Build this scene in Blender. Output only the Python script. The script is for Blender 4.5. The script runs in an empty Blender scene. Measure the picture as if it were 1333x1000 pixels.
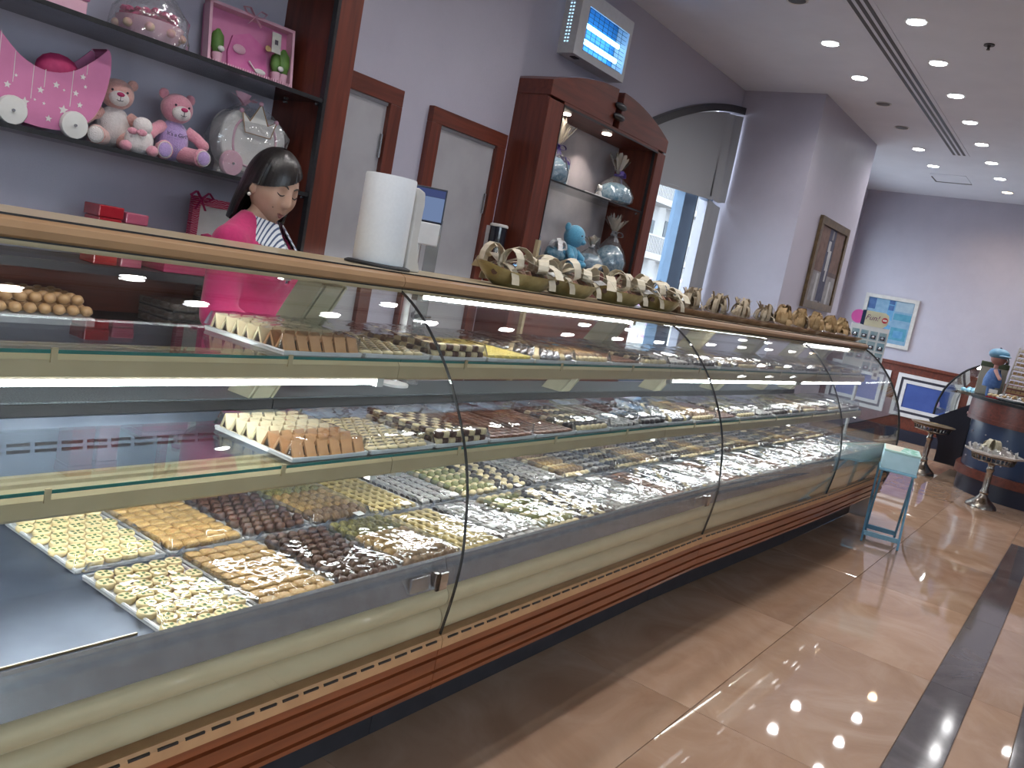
import bpy, bmesh, math, random
from mathutils import Vector, Matrix, Euler

random.seed(7)
SC = bpy.context.scene
COL = SC.collection
PI = math.pi
R = math.radians

# ------------------------------------------------------------------ camera
yaw, pitch, roll = R(34.353), R(-7.884), R(10.935)
fw = Vector((math.cos(pitch) * math.cos(yaw), math.cos(pitch) * math.sin(yaw), math.sin(pitch)))
rt = fw.cross(Vector((0, 0, 1))).normalized()
up = rt.cross(fw)
r2 = rt * math.cos(roll) + up * math.sin(roll)
u2 = -rt * math.sin(roll) + up * math.cos(roll)
cam_d = bpy.data.cameras.new('camera')
cam_d.sensor_width = 36.0
cam_d.lens = 1101.09 / 1333 * 36
cam_d.clip_start = 0.02
cam_d.clip_end = 300
cam = bpy.data.objects.new('camera', cam_d)
cam.matrix_world = Matrix(((r2.x, u2.x, -fw.x, 0), (r2.y, u2.y, -fw.y, 0), (r2.z, u2.z, -fw.z, 1.39), (0, 0, 0, 1)))
COL.objects.link(cam)
SC.camera = cam

# ------------------------------------------------------------------ world, exposure
world = bpy.data.worlds.new('sky')
SC.world = world
world.use_nodes = True
bg = world.node_tree.nodes['Background']
bg.inputs[0].default_value = (0.74, 0.86, 1.0, 1)
bg.inputs[1].default_value = 6.0
sun_d = bpy.data.lights.new('sun', 'SUN'); sun_d.energy = 2.0; sun_d.angle = R(.6); sun_d.color = (1, .95, .88)
sun = bpy.data.objects.new('sun', sun_d); COL.objects.link(sun)
sun.rotation_euler = Vector((-.10, -.45, .89)).to_track_quat('Z', 'Y').to_euler()      # high, from the shop-front side
SC.view_settings.view_transform = 'Standard'
SC.view_settings.look = 'None'
SC.view_settings.exposure = 0.3
SC.view_settings.gamma = 1.0
SC.view_settings.use_curve_mapping = False
SC.cycles.transparent_max_bounces = 28
SC.cycles.max_bounces = 8
SC.cycles.diffuse_bounces = 4
SC.cycles.glossy_bounces = 4
SC.cycles.caustics_reflective = False
SC.cycles.caustics_refractive = False
SC.cycles.sample_clamp_indirect = 4.0

def portal(loc, rot, sx, sy):
    d = bpy.data.lights.new('window_portal', 'AREA')
    d.shape = 'RECTANGLE'; d.size = sx; d.size_y = sy
    d.cycles.is_portal = True
    o = bpy.data.objects.new('window_portal', d)
    o.location = loc; o.rotation_euler = rot
    COL.objects.link(o)
portal((6.8, 3.60, 2.0), (R(-90), 0, 0), 2.6, 2.6)          # arched window
portal((-.1, -4.12, 1.7), (R(90), 0, 0), 4.2, 2.6)            # shop front behind the camera
portal((11.55, 3.60, 1.7), (R(-90), 0, 0), 2.3, 2.6)          # unseen window added beyond the pier to light the far end

DOWNLIGHT_W = 25.0
LED_STRENGTH = 38.0

# ------------------------------------------------------------------ helpers
class MB:
    """collects shapes, build() links them as one mesh object"""
    def __init__(s): s.v = []; s.f = []; s.m = []
    def add(s, vs, fs, mi=0):
        o = len(s.v); s.v += [tuple(v) for v in vs]
        s.f += [tuple(i + o for i in f) for f in fs]; s.m += [mi] * len(fs)
        return s
    def box(s, a, b, mi=0):
        x0, y0, z0 = a; x1, y1, z1 = b
        vs = [(x0,y0,z0),(x1,y0,z0),(x1,y1,z0),(x0,y1,z0),(x0,y0,z1),(x1,y0,z1),(x1,y1,z1),(x0,y1,z1)]
        return s.add(vs, [(0,3,2,1),(4,5,6,7),(0,1,5,4),(1,2,6,5),(2,3,7,6),(3,0,4,7)], mi)
    def obox(s, c, ax, ay, az, mi=0):
        c = Vector(c); ax = Vector(ax); ay = Vector(ay); az = Vector(az); vs = []
        for k in (-1, 1):
            for i, j in ((-1,-1),(1,-1),(1,1),(-1,1)): vs.append(c + ax*i + ay*j + az*k)
        return s.add(vs, [(0,3,2,1),(4,5,6,7),(0,1,5,4),(1,2,6,5),(2,3,7,6),(3,0,4,7)], mi)
    def bar(s, p, q, w, t=None, upv=(0,0,1), mi=0):
        p = Vector(p); q = Vector(q); d = (q - p); L = d.length; d.normalize()
        u = Vector(upv)
        if abs(d.dot(u)) > .99: u = Vector((1,0,0))
        a = d.cross(u).normalized(); b = a.cross(d)
        t = w if t is None else t
        return s.obox((p+q)/2, d*L/2, a*w/2, b*t/2, mi)
    def tube(s, pts, r, n=8, closed=False, mi=0, cap=True):
        pts = [Vector(p) for p in pts]; N = len(pts)
        rs = r if isinstance(r, (list, tuple)) else [r]*N
        vs = []; prev = None
        for i, p in enumerate(pts):
            if closed: d = pts[(i+1) % N] - pts[i-1]
            else: d = pts[min(i+1, N-1)] - pts[max(i-1, 0)]
            d.normalize()
            if prev is None:
                a = d.cross(Vector((0,0,1)))
                if a.length < .05: a = d.cross(Vector((1,0,0)))
            else: a = prev - d*prev.dot(d)
            a.normalize(); prev = a; b = d.cross(a)
            for k in range(n):
                t = 2*PI*k/n; vs.append(p + (a*math.cos(t) + b*math.sin(t))*rs[i])
        fs = []
        for i in range(N if closed else N-1):
            j = (i+1) % N
            for k in range(n):
                l = (k+1) % n; fs.append((i*n+k, i*n+l, j*n+l, j*n+k))
        if cap and not closed:
            fs.append(tuple(range(n))[::-1]); fs.append(tuple(range((N-1)*n, N*n)))
        return s.add(vs, fs, mi)
    def lathe(s, prof, c=(0,0,0), n=16, mi=0, axis='z', cap=True):
        """prof: (radius, height) list"""
        vs = []; N = len(prof)
        for r, h in prof:
            for k in range(n):
                t = 2*PI*k/n; x, y, z = r*math.cos(t), r*math.sin(t), h
                if axis == 'y': x, y, z = x, z, y
                if axis == 'x': x, y, z = z, x, y
                vs.append((c[0]+x, c[1]+y, c[2]+z))
        fs = []
        for i in range(N-1):
            for k in range(n):
                l = (k+1) % n
                q = (i*n+k, i*n+l, (i+1)*n+l, (i+1)*n+k)
                fs.append(q if axis != 'y' else q[::-1])
        if cap:
            a = tuple(range(n))[::-1]; b = tuple(range((N-1)*n, N*n))
            fs += [a, b] if axis != 'y' else [a[::-1], b[::-1]]
        return s.add(vs, fs, mi)
    def ball(s, c, r, n=12, m=8, mi=0, rot=None):
        rx, ry, rz = r if isinstance(r, (list, tuple)) else (r, r, r)
        vs = []; fs = []
        for i in range(1, m):
            t = PI*i/m
            for k in range(n):
                p = 2*PI*k/n; vs.append(Vector((rx*math.sin(t)*math.cos(p), ry*math.sin(t)*math.sin(p), rz*math.cos(t))))
        top = len(vs); vs.append(Vector((0,0,rz))); bot = len(vs); vs.append(Vector((0,0,-rz)))
        for i in range(m-2):
            for k in range(n):
                l = (k+1) % n; fs.append((i*n+k, (i+1)*n+k, (i+1)*n+l, i*n+l))
        for k in range(n):
            l = (k+1) % n; fs.append((top, k, l)); fs.append((bot, (m-2)*n+l, (m-2)*n+k))
        M = rot.to_matrix() if rot else None
        vs = [Vector(c) + (M @ v if M else v) for v in vs]
        return s.add(vs, fs, mi)
    def prism(s, poly, a, b, axis='z', mi=0):
        """poly: 2-D outline, extruded from a to b along axis"""
        n = len(poly); vs = []
        for h in (a, b):
            for p, q in poly:
                vs.append({'z': (p,q,h), 'y': (p,h,q), 'x': (h,p,q)}[axis])
        ar = sum(poly[i][0]*poly[(i+1)%n][1] - poly[(i+1)%n][0]*poly[i][1] for i in range(n))
        flip = (ar < 0) ^ (axis == 'y')
        fs = [tuple(range(n))[::-1], tuple(range(n, 2*n))] + [(i, (i+1)%n, n+(i+1)%n, n+i) for i in range(n)]
        if flip: fs = [f[::-1] for f in fs]
        return s.add(vs, fs, mi)
    def strip(s, pts, wdir, w, t=.0012, mi=0):
        """a flat ribbon with thickness along pts"""
        pts = [Vector(p) for p in pts]; N = len(pts); vs = []
        for i, p in enumerate(pts):
            d = (pts[min(i+1,N-1)] - pts[max(i-1,0)]).normalized()
            wd = Vector(wdir[i] if isinstance(wdir, list) else wdir); wd = (wd - d*wd.dot(d)).normalized()
            nn = d.cross(wd)
            for a, b in ((-1,-1),(1,-1),(1,1),(-1,1)): vs.append(p + wd*a*w/2 + nn*b*t/2)
        fs = [(0,1,2,3), tuple(range(4*N-4, 4*N))[::-1]]
        for i in range(N-1):
            for k in range(4):
                l = (k+1) % 4; fs.append((i*4+k, (i+1)*4+k, (i+1)*4+l, i*4+l))
        return s.add(vs, fs, mi)
    def grid(s, fn, nu, nv, mi=0, wrap=False):
        vs = [fn(u/(nu if wrap else nu-1), v/(nv-1)) for v in range(nv) for u in range(nu)]
        fs = []
        for v in range(nv-1):
            for u in range(nu if wrap else nu-1):
                w = (u+1) % nu; fs.append((v*nu+u, v*nu+w, (v+1)*nu+w, (v+1)*nu+u))
        return s.add(vs, fs, mi)
    def mesh(s, name, mats=None, smooth=None):
        me = bpy.data.meshes.new(name); me.from_pydata(s.v, [], s.f)
        if mats:
            for m in (mats if isinstance(mats, (list, tuple)) else [mats]): me.materials.append(m)
            if any(s.m): me.polygons.foreach_set('material_index', s.m)
        if smooth is not None:
            me.polygons.foreach_set('use_smooth', [True]*len(me.polygons))
            me.set_sharp_from_angle(angle=R(smooth))
        me.update()
        return me
    def build(s, name, mats=None, parent=None, loc=None, rot=None, smooth=None, bevel=0):
        o = bpy.data.objects.new(name, s.mesh(name, mats, smooth)); COL.objects.link(o)
        if parent: o.parent = parent
        if loc is not None: o.location = loc
        if rot is not None: o.rotation_euler = rot
        if bevel:
            m = o.modifiers.new('bevel', 'BEVEL'); m.width = bevel; m.segments = 2; m.limit_method = 'ANGLE'; m.angle_limit = R(40)
        return o

def tag(o, label, cat, group=None, kind=None):
    o['label'] = label
    if cat: o['category'] = cat
    if group: o['group'] = group
    if kind: o['kind'] = kind
    return o
def struct(o): o['kind'] = 'structure'; return o
def thing(name, label, cat, loc=(0,0,0), rotz=0, group=None):
    o = bpy.data.objects.new(name, None); o.empty_display_size = .05
    COL.objects.link(o); o.location = loc; o.rotation_euler = (0, 0, rotz)
    return tag(o, label, cat, group)
def inst(name, me, parent=None, loc=(0,0,0), rot=(0,0,0), scale=None):
    o = bpy.data.objects.new(name, me); COL.objects.link(o)
    if parent: o.parent = parent
    o.location = loc; o.rotation_euler = rot
    if scale is not None: o.scale = (scale,)*3 if not isinstance(scale, (list, tuple)) else scale
    return o
def text_mesh(txt, size, mat, shear=0.0, extrude=.0006):
    cu = bpy.data.curves.new('text', 'FONT'); cu.body = txt; cu.size = size; cu.extrude = extrude
    cu.align_x = 'CENTER'; cu.align_y = 'CENTER'; cu.shear = shear; cu.resolution_u = 3
    t = bpy.data.objects.new('text', cu); COL.objects.link(t)
    dg = bpy.context.evaluated_depsgraph_get()
    me = bpy.data.meshes.new_from_object(t.evaluated_get(dg)); me.materials.clear(); me.materials.append(mat)
    bpy.data.objects.remove(t); bpy.data.curves.remove(cu)
    return me
def catmull(pts, k=5):
    out = []
    P = [pts[0]] + list(pts) + [pts[-1]]
    for i in range(1, len(P)-2):
        for j in range(k):
            t = j/k; a, b, c, d = P[i-1], P[i], P[i+1], P[i+2]
            out.append(tuple(.5*((2*b[n]) + (-a[n]+c[n])*t + (2*a[n]-5*b[n]+4*c[n]-d[n])*t*t + (-a[n]+3*b[n]-3*c[n]+d[n])*t**3) for n in range(len(a))))
    out.append(tuple(pts[-1]))
    return out

# ------------------------------------------------------------------ materials
def new_mat(name):
    m = bpy.data.materials.new(name); m.use_nodes = True
    return m, m.node_tree.nodes, m.node_tree.links
def pr(name, col, rough=.5, metal=0., spec=.5, noise=None, bump=None, coat=0., emit=None, estr=0., sheen=0., alpha=None, sss=0.):
    """principled; noise=(scale, second colour, detail), bump=(scale, strength)"""
    m, N, L = new_mat(name); b = N['Principled BSDF']
    b.inputs['Base Color'].default_value = (*col, 1)
    b.inputs['Roughness'].default_value = rough; b.inputs['Metallic'].default_value = metal
    b.inputs['Specular IOR Level'].default_value = spec
    b.inputs['Coat Weight'].default_value = coat; b.inputs['Coat Roughness'].default_value = .08
    b.inputs['Sheen Weight'].default_value = sheen
    if emit: b.inputs['Emission Color'].default_value = (*emit, 1); b.inputs['Emission Strength'].default_value = estr
    tc = None
    if noise or bump:
        tc = N.new('ShaderNodeTexCoord')
    if noise:
        n = N.new('ShaderNodeTexNoise'); n.inputs['Scale'].default_value = noise[0]
        n.inputs['Detail'].default_value = noise[2] if len(noise) > 2 else 4
        L.new(tc.outputs['Object'], n.inputs['Vector'])
        mx = N.new('ShaderNodeMix'); mx.data_type = 'RGBA'
        mx.inputs[6].default_value = (*col, 1); mx.inputs[7].default_value = (*noise[1], 1)
        rp = N.new('ShaderNodeMapRange'); rp.inputs[1].default_value = .35; rp.inputs[2].default_value = .65
        L.new(n.outputs[0], rp.inputs[0]); L.new(rp.outputs[0], mx.inputs[0]); L.new(mx.outputs[2], b.inputs['Base Color'])
    if bump:
        n2 = N.new('ShaderNodeTexNoise'); n2.inputs['Scale'].default_value = bump[0]; n2.inputs['Detail'].default_value = 3
        L.new(tc.outputs['Object'], n2.inputs['Vector'])
        bp = N.new('ShaderNodeBump'); bp.inputs['Strength'].default_value = bump[1]; bp.inputs['Distance'].default_value = bump[2] if len(bump) > 2 else .01
        L.new(n2.outputs[0], bp.inputs['Height']); L.new(bp.outputs[0], b.inputs['Normal'])
    return m
def emis(name, col, s):
    m, N, L = new_mat(name); N.remove(N['Principled BSDF'])
    e = N.new('ShaderNodeEmission'); e.inputs[0].default_value = (*col, 1); e.inputs[1].default_value = s
    L.new(e.outputs[0], N['Material Output'].inputs[0]); return m
def clear(name, tint=(1,1,1), rough=.0, ior=1.5, gain=1.0, base=0.0, bump=None, diff=None):
    """clear sheet: transparent plus fresnel gloss; diff=(colour, amount) adds a milky share"""
    m, N, L = new_mat(name); N.remove(N['Principled BSDF'])
    t = N.new('ShaderNodeBsdfTransparent'); t.inputs[0].default_value = (*tint, 1)
    g = N.new('ShaderNodeBsdfGlossy'); g.inputs['Roughness'].default_value = rough
    fr = N.new('ShaderNodeFresnel')
    ge = N.new('ShaderNodeNewGeometry'); mi = N.new('ShaderNodeMix')     # thin sheet: same reflectance from both sides
    mi.inputs[2].default_value = ior; mi.inputs[3].default_value = 1/ior
    L.new(ge.outputs['Backfacing'], mi.inputs[0]); L.new(mi.outputs[0], fr.inputs[0])
    ma = N.new('ShaderNodeMath'); ma.operation = 'MULTIPLY_ADD'; ma.inputs[1].default_value = gain; ma.inputs[2].default_value = base; ma.use_clamp = True
    L.new(fr.outputs[0], ma.inputs[0])
    mx = N.new('ShaderNodeMixShader'); L.new(ma.outputs[0], mx.inputs[0])
    first = t
    if diff:
        d = N.new('ShaderNodeBsdfDiffuse'); d.inputs[0].default_value = (*diff[0], 1)
        m2 = N.new('ShaderNodeMixShader'); m2.inputs[0].default_value = diff[1]
        L.new(t.outputs[0], m2.inputs[1]); L.new(d.outputs[0], m2.inputs[2]); first = m2
    L.new(first.outputs[0], mx.inputs[1]); L.new(g.outputs[0], mx.inputs[2])
    if bump:
        tc = N.new('ShaderNodeTexCoord'); n2 = N.new('ShaderNodeTexNoise'); n2.inputs['Scale'].default_value = bump[0]; n2.inputs['Detail'].default_value = 2
        L.new(tc.outputs['Object'], n2.inputs['Vector'])
        bp = N.new('ShaderNodeBump'); bp.inputs['Strength'].default_value = bump[1]; bp.inputs['Distance'].default_value = bump[2]
        L.new(n2.outputs[0], bp.inputs['Height']); L.new(bp.outputs[0], g.inputs['Normal']); L.new(bp.outputs[0], fr.inputs['Normal'])
    L.new(mx.outputs[0], N['Material Output'].inputs[0]); return m
def wood(name, c1, c2, rough=.42, scale=(1.2, 14, 14), coat=.12):
    m, N, L = new_mat(name); b = N['Principled BSDF']
    tc = N.new('ShaderNodeTexCoord'); mp = N.new('ShaderNodeMapping'); mp.inputs['Scale'].default_value = scale
    n = N.new('ShaderNodeTexNoise'); n.inputs['Scale'].default_value = 2.2; n.inputs['Detail'].default_value = 6; n.inputs['Distortion'].default_value = .6
    rp = N.new('ShaderNodeValToRGB'); rp.color_ramp.elements[0].position = .3; rp.color_ramp.elements[1].position = .72
    rp.color_ramp.elements[0].color = (*c1, 1); rp.color_ramp.elements[1].color = (*c2, 1)
    L.new(tc.outputs['Object'], mp.inputs[0]); L.new(mp.outputs[0], n.inputs['Vector']); L.new(n.outputs[0], rp.inputs[0]); L.new(rp.outputs[0], b.inputs['Base Color'])
    b.inputs['Roughness'].default_value = rough; b.inputs['Coat Weight'].default_value = coat; b.inputs['Coat Roughness'].default_value = .15
    return m
def stripes(name, c1, c2, scale, rough=.4, axis='x', dist=3.0, thr=.5, obj=True):
    m, N, L = new_mat(name); b = N['Principled BSDF']
    tc = N.new('ShaderNodeTexCoord'); w = N.new('ShaderNodeTexWave'); w.bands_direction = axis.upper()
    w.inputs['Scale'].default_value = scale; w.inputs['Distortion'].default_value = dist; w.inputs['Detail'].default_value = 1
    L.new(tc.outputs['Object'], w.inputs['Vector'])
    rp = N.new('ShaderNodeValToRGB'); rp.color_ramp.interpolation = 'CONSTANT'
    rp.color_ramp.elements[0].color = (*c1, 1); rp.color_ramp.elements[1].color = (*c2, 1); rp.color_ramp.elements[1].position = thr
    L.new(w.outputs[1], rp.inputs[0]); L.new(rp.outputs[0], b.inputs['Base Color']); b.inputs['Roughness'].default_value = rough
    return m

def wall_mat(name, c1, c2, rough):
    """pearly textured paint with trowelled flakes"""
    m, N, L = new_mat(name); b = N['Principled BSDF']
    tc = N.new('ShaderNodeTexCoord')
    n = N.new('ShaderNodeTexNoise'); n.inputs['Scale'].default_value = 5; n.inputs['Detail'].default_value = 8; n.inputs['Roughness'].default_value = .65
    v = N.new('ShaderNodeTexVoronoi'); v.inputs['Scale'].default_value = 38
    wv = N.new('ShaderNodeVectorMath'); wv.operation = 'ADD'
    L.new(tc.outputs['Object'], n.inputs['Vector']); L.new(tc.outputs['Object'], wv.inputs[0]); L.new(n.outputs[1], wv.inputs[1]); L.new(wv.outputs[0], v.inputs['Vector'])
    mx = N.new('ShaderNodeMix'); mx.data_type = 'RGBA'; mx.inputs[6].default_value = (*c1, 1); mx.inputs[7].default_value = (*c2, 1)
    L.new(n.outputs[0], mx.inputs[0]); L.new(mx.outputs[2], b.inputs['Base Color'])
    mr = N.new('ShaderNodeMapRange'); mr.inputs[1].default_value = .3; mr.inputs[2].default_value = .7; mr.inputs[3].default_value = rough-.1; mr.inputs[4].default_value = rough+.12
    L.new(n.outputs[0], mr.inputs[0]); L.new(mr.outputs[0], b.inputs['Roughness'])
    bp = N.new('ShaderNodeBump'); bp.inputs['Strength'].default_value = .35; bp.inputs['Distance'].default_value = .004
    L.new(v.outputs['Color'], bp.inputs['Height']); L.new(bp.outputs[0], b.inputs['Normal'])
    b.inputs['Specular IOR Level'].default_value = .6
    return m
def marble(name, c1, c2, c3, rough):
    m, N, L = new_mat(name); b = N['Principled BSDF']
    tc = N.new('ShaderNodeTexCoord'); oi = N.new('ShaderNodeObjectInfo')
    wv = N.new('ShaderNodeVectorMath'); wv.operation = 'ADD'
    cmb = N.new('ShaderNodeCombineXYZ'); ml = N.new('ShaderNodeMath'); ml.operation = 'MULTIPLY'; ml.inputs[1].default_value = 40
    L.new(oi.outputs['Random'], ml.inputs[0]); L.new(ml.outputs[0], cmb.inputs[0]); L.new(ml.outputs[0], cmb.inputs[2])
    L.new(tc.outputs['Object'], wv.inputs[0]); L.new(cmb.outputs[0], wv.inputs[1])
    n = N.new('ShaderNodeTexNoise'); n.inputs['Scale'].default_value = 2.4; n.inputs['Detail'].default_value = 9; n.inputs['Distortion'].default_value = 1.6; n.inputs['Roughness'].default_value = .58
    L.new(wv.outputs[0], n.inputs['Vector'])
    rp = N.new('ShaderNodeValToRGB'); e = rp.color_ramp.elements
    e[0].position = .32; e[0].color = (*c1, 1); e[1].position = .68; e[1].color = (*c3, 1)
    k = e.new(.5); k.color = (*c2, 1)
    L.new(n.outputs[0], rp.inputs[0])
    hs = N.new('ShaderNodeHueSaturation'); mr = N.new('ShaderNodeMapRange'); mr.inputs[3].default_value = .9; mr.inputs[4].default_value = 1.08
    L.new(oi.outputs['Random'], mr.inputs[0]); L.new(mr.outputs[0], hs.inputs['Value']); L.new(rp.outputs[0], hs.inputs['Color'])
    L.new(hs.outputs[0], b.inputs['Base Color']); b.inputs['Roughness'].default_value = rough; b.inputs['Specular IOR Level'].default_value = .55
    return m

M = {}
M['wall'] = wall_mat('lilac_pearl_paint', (.37, .35, .425), (.45, .43, .51), .38)
M['ceil'] = pr('ceiling_paint', (.70, .73, .82), .6, noise=(3, (.66, .69, .78)))
M['tile'] = marble('beige_marble', (.37, .225, .145), (.43, .275, .185), (.49, .335, .24), .03)
M['tile_dark'] = marble('grey_marble', (.075, .062, .062), (.10, .085, .085), (.14, .12, .12), .08)
M['grout'] = pr('grout', (.30, .21, .16), .7, noise=(30, (.25, .18, .14)))
M['mahog'] = wood('mahogany', (.075, .016, .009), (.15, .032, .017))
M['mahog_v'] = wood('mahogany_upright', (.075, .016, .009), (.15, .032, .017), scale=(14, 14, 1.2))
M['door'] = pr('grey_door_paint', (.36, .35, .37), .45, noise=(6, (.32, .31, .33)))
M['black'] = pr('black_plastic', (.012, .012, .014), .35, noise=(60, (.02, .02, .022)))
M['rubber'] = pr('black_rubber', (.01, .01, .011), .6, noise=(80, (.018, .018, .02)))
M['kick'] = pr('dark_kick_paint', (.018, .019, .024), .45, noise=(14, (.028, .028, .034)))
M['steel'] = pr('brushed_steel', (.42, .42, .44), .24, .75, noise=(25, (.36, .36, .38)), bump=(400, .05, .001))
M['deck'] = pr('deck_steel', (.10, .12, .16), .40, .7, noise=(5, (.055, .07, .10)), bump=(300, .05, .001))
M['chrome'] = pr('chrome', (.7, .7, .72), .12, 1.0, noise=(40, (.62, .62, .64)))
M['silver'] = pr('antique_silver', (.42, .38, .33), .25, 1.0, noise=(60, (.30, .27, .23)), bump=(60, .3, .004))
M['beige'] = pr('beige_aluminium', (.56, .46, .30), .33, .0, coat=.3, noise=(10, (.52, .42, .27)))
M['rail'] = pr('pale_green_beige_aluminium', (.45, .365, .225), .36, coat=.25, noise=(10, (.42, .335, .20)))
M['upright'] = pr('pale_sage_aluminium', (.47, .45, .33), .38, coat=.2, noise=(10, (.44, .42, .30)))
M['canopy'] = pr('tan_canopy', (.38, .23, .12), .32, coat=.35, noise=(8, (.35, .205, .105)))
M['bumper'] = wood('orange_wood_bumper', (.15, .036, .012), (.25, .068, .022), .28, (1.0, 18, 18), .45)
M['bumper_strip'] = pr('tan_strip', (.48, .27, .13), .4, noise=(20, (.42, .23, .11)))
M['granite'] = pr('grey_granite', (.022, .03, .035), .5, spec=.25, noise=(260, (.12, .14, .155), 2))
M['granite_edge'] = pr('dark_granite_edge', (.012, .013, .015), .6, spec=.2, noise=(200, (.025, .027, .03), 2))
M['led'] = emis('led_tube_glow', (.93, .97, 1.0), LED_STRENGTH)
M['led_cap'] = pr('white_plastic_cap', (.6, .6, .58), .4, noise=(40, (.55, .55, .53)))
M['glass'] = clear('clear_glass', (.965, .985, .975), 0, 1.45, 1.0)
M['glass_green'] = clear('glass_shelf', (.955, .98, .97), 0, 1.45, 1.0)
M['glass_edge'] = pr('green_glass_edge', (.02, .13, .12), .15, noise=(9, (.03, .18, .16)))
M['smoke'] = clear('smoked_glass_shelf', (.50, .50, .53), .02, 1.5, 1.0, diff=((.05,.05,.055), .25))
M['wrap'] = clear('clear_film', (.985, .985, .985), .035, 1.5, 1.3, .0, bump=(17, .55, .012))
M['cello'] = clear('cellophane', (.93, .93, .94), .06, 1.5, 1.3, .05, bump=(26, .8, .01), diff=((.8,.8,.82), .08))
M['foil'] = pr('silver_foil_card', (.72, .72, .73), .35, .25, noise=(30, (.62, .62, .64)), bump=(50, .25, .003))
M['paper'] = pr('white_paper', (.80, .82, .84), .75, noise=(120, (.77, .79, .81)), bump=(300, .1, .001))
M['card'] = pr('white_card', (.72, .72, .71), .6, noise=(60, (.68, .68, .67)))
M['white'] = pr('white_plastic', (.66, .66, .66), .35, noise=(30, (.62, .62, .62)))
M['ink'] = pr('dark_ink', (.03, .025, .04), .6, noise=(80, (.04, .03, .05)))
M['blue_alu'] = pr('blue_grey_aluminium', (.12, .19, .29), .35, .3, noise=(8, (.11, .17, .26)))
M['navy'] = pr('navy_laminate', (.012, .03, .075), .3, coat=.3, noise=(5, (.016, .038, .09)))
M['navy_dk'] = pr('dark_navy_laminate', (.010, .014, .03), .35, noise=(5, (.014, .018, .036)))
M['blind'] = pr('grey_blind_cloth', (.30, .31, .33), .85, noise=(400, (.27, .28, .30)))
M['gold'] = pr('gold_ribbon', (.30, .185, .08), .5, .2, noise=(30, (.40, .27, .13)), bump=(70, .3, .004))
M['cream_rib'] = pr('cream_ribbon', (.62, .56, .44), .55, noise=(40, (.56, .49, .36)))
# ================================================================== the setting
ZC = 3.43
fl = struct(MB().box((-2.5, -4.0, -.15), (13.05, 3.6, -.004)).build('floor', M['grout']))
_tm = {}
def tile(x0, x1, y0, y1, mat='tile', name='marble_tile'):
    g = .0013; sx, sy = round(x1-x0-2*g, 4), round(y1-y0-2*g, 4)
    if sx < .03 or sy < .03: return
    k = (sx, sy, mat)
    if k not in _tm:
        b = .0008; m = MB(); hx, hy = sx/2, sy/2
        m.add([(-hx,-hy,-.01),(hx,-hy,-.01),(hx,hy,-.01),(-hx,hy,-.01),(-hx,-hy,-b),(hx,-hy,-b),(hx,hy,-b),(-hx,hy,-b),
               (-hx+b,-hy+b,0),(hx-b,-hy+b,0),(hx-b,hy-b,0),(-hx+b,hy-b,0)],
              [(0,1,5,4),(1,2,6,5),(2,3,7,6),(3,0,4,7),(4,5,9,8),(5,6,10,9),(6,7,11,10),(7,4,8,11),(8,9,10,11)])
        _tm[k] = m.mesh('marble_tile', M[mat])
    inst(name, _tm[k], fl, ((x0+x1)/2, (y0+y1)/2, 0))
XL = [2.768 + 1.2*k for k in range(-5, 10)]
XL = [-2.5] + [x for x in XL if -2.5 < x < 13.05] + [13.05]
XE = 7.67
S1, S2 = (.138, .300), (-.200, -.039)
for i in range(len(XL)-1):
    x0, x1 = XL[i], XL[i+1]
    for y0, y1 in ((.30,.89),(.89,1.48),(1.48,2.07),(2.07,2.66),(2.66,3.30)): tile(x0, x1, y0, y1)
    a = min(x1, XE-.162)
    if x0 < XE-.162:
        tile(x0, a, .138, .300, 'tile_dark', 'border_tile'); tile(x0, min(x1, XE-.339), -.200, -.039, 'tile_dark', 'border_tile')
        tile(x0, a, -.039, .138)
        for k in range(7): tile(x0, a-.339 if a < x1 else a, -.2-.55*(k+1), -.2-.55*k)
    if x1 > XE:
        for k in range(8): tile(max(x0, XE), x1, .30-.59*(k+1) if k < 7 else -4.0, .30-.59*k)
for k in range(8):
    y1 = .300 - .55*k; tile(XE-.162, XE, max(y1-.55, -4), y1, 'tile_dark', 'border_tile')

struct(MB().box((-2.5, -4.2, ZC), (13.05, 3.62, ZC+.15)).build('ceiling', M['ceil']))
wl = struct(MB().box((-2.5, 3.30, -.15), (4.28, 3.62, ZC)).build('wall_left', M['wall']))
# window wall with the arched opening
def arcz(x):
    p = ((6.242, 2.753), (7.076, 3.074), (7.978, 3.258)); s = 0
    for i in range(3):
        t = p[i][1]
        for j in range(3):
            if i != j: t *= (x - p[j][0])/(p[i][0] - p[j][0])
        s += t
    return s
WX0, WX1 = 5.45, 7.91
m = MB().box((4.28, 3.40, -.15), (WX0, 3.62, ZC)).box((WX0, 3.40, -.15), (WX1, 3.62, .55))
xs = [WX0 + (WX1-WX0)*i/20 for i in range(21)]
m.prism([(x, arcz(x)) for x in xs] + [(WX1, ZC), (WX0, ZC)], 3.40, 3.62, 'y')
struct(m.build('wall_left_window', M['wall']))
struct(MB().box((7.91, 2.62, -.15), (9.95, 3.62, ZC)).build('wall_left_pier', M['wall']))
struct(MB().box((9.95, 3.40, -.15), (10.4, 3.62, ZC)).box((12.7, 3.40, -.15), (13.05, 3.62, ZC)).box((10.4, 3.40, -.15), (12.7, 3.62, .40)).box((10.4, 3.40, 3.0), (12.7, 3.62, ZC)).build('wall_left_far', M['wall']))
struct(MB().box((13.05, -4.2, -.15), (13.25, 3.62, ZC)).build('wall_far', M['wall']))
struct(MB().box((-2.7, -4.2, -.15), (-2.5, 3.62, ZC)).build('wall_rear', M['wall']))
m = MB().box((-2.5, -4.2, -.15), (-2.2, -4.0, ZC)).box((2.0, -4.2, -.15), (13.05, -4.0, ZC))
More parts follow.
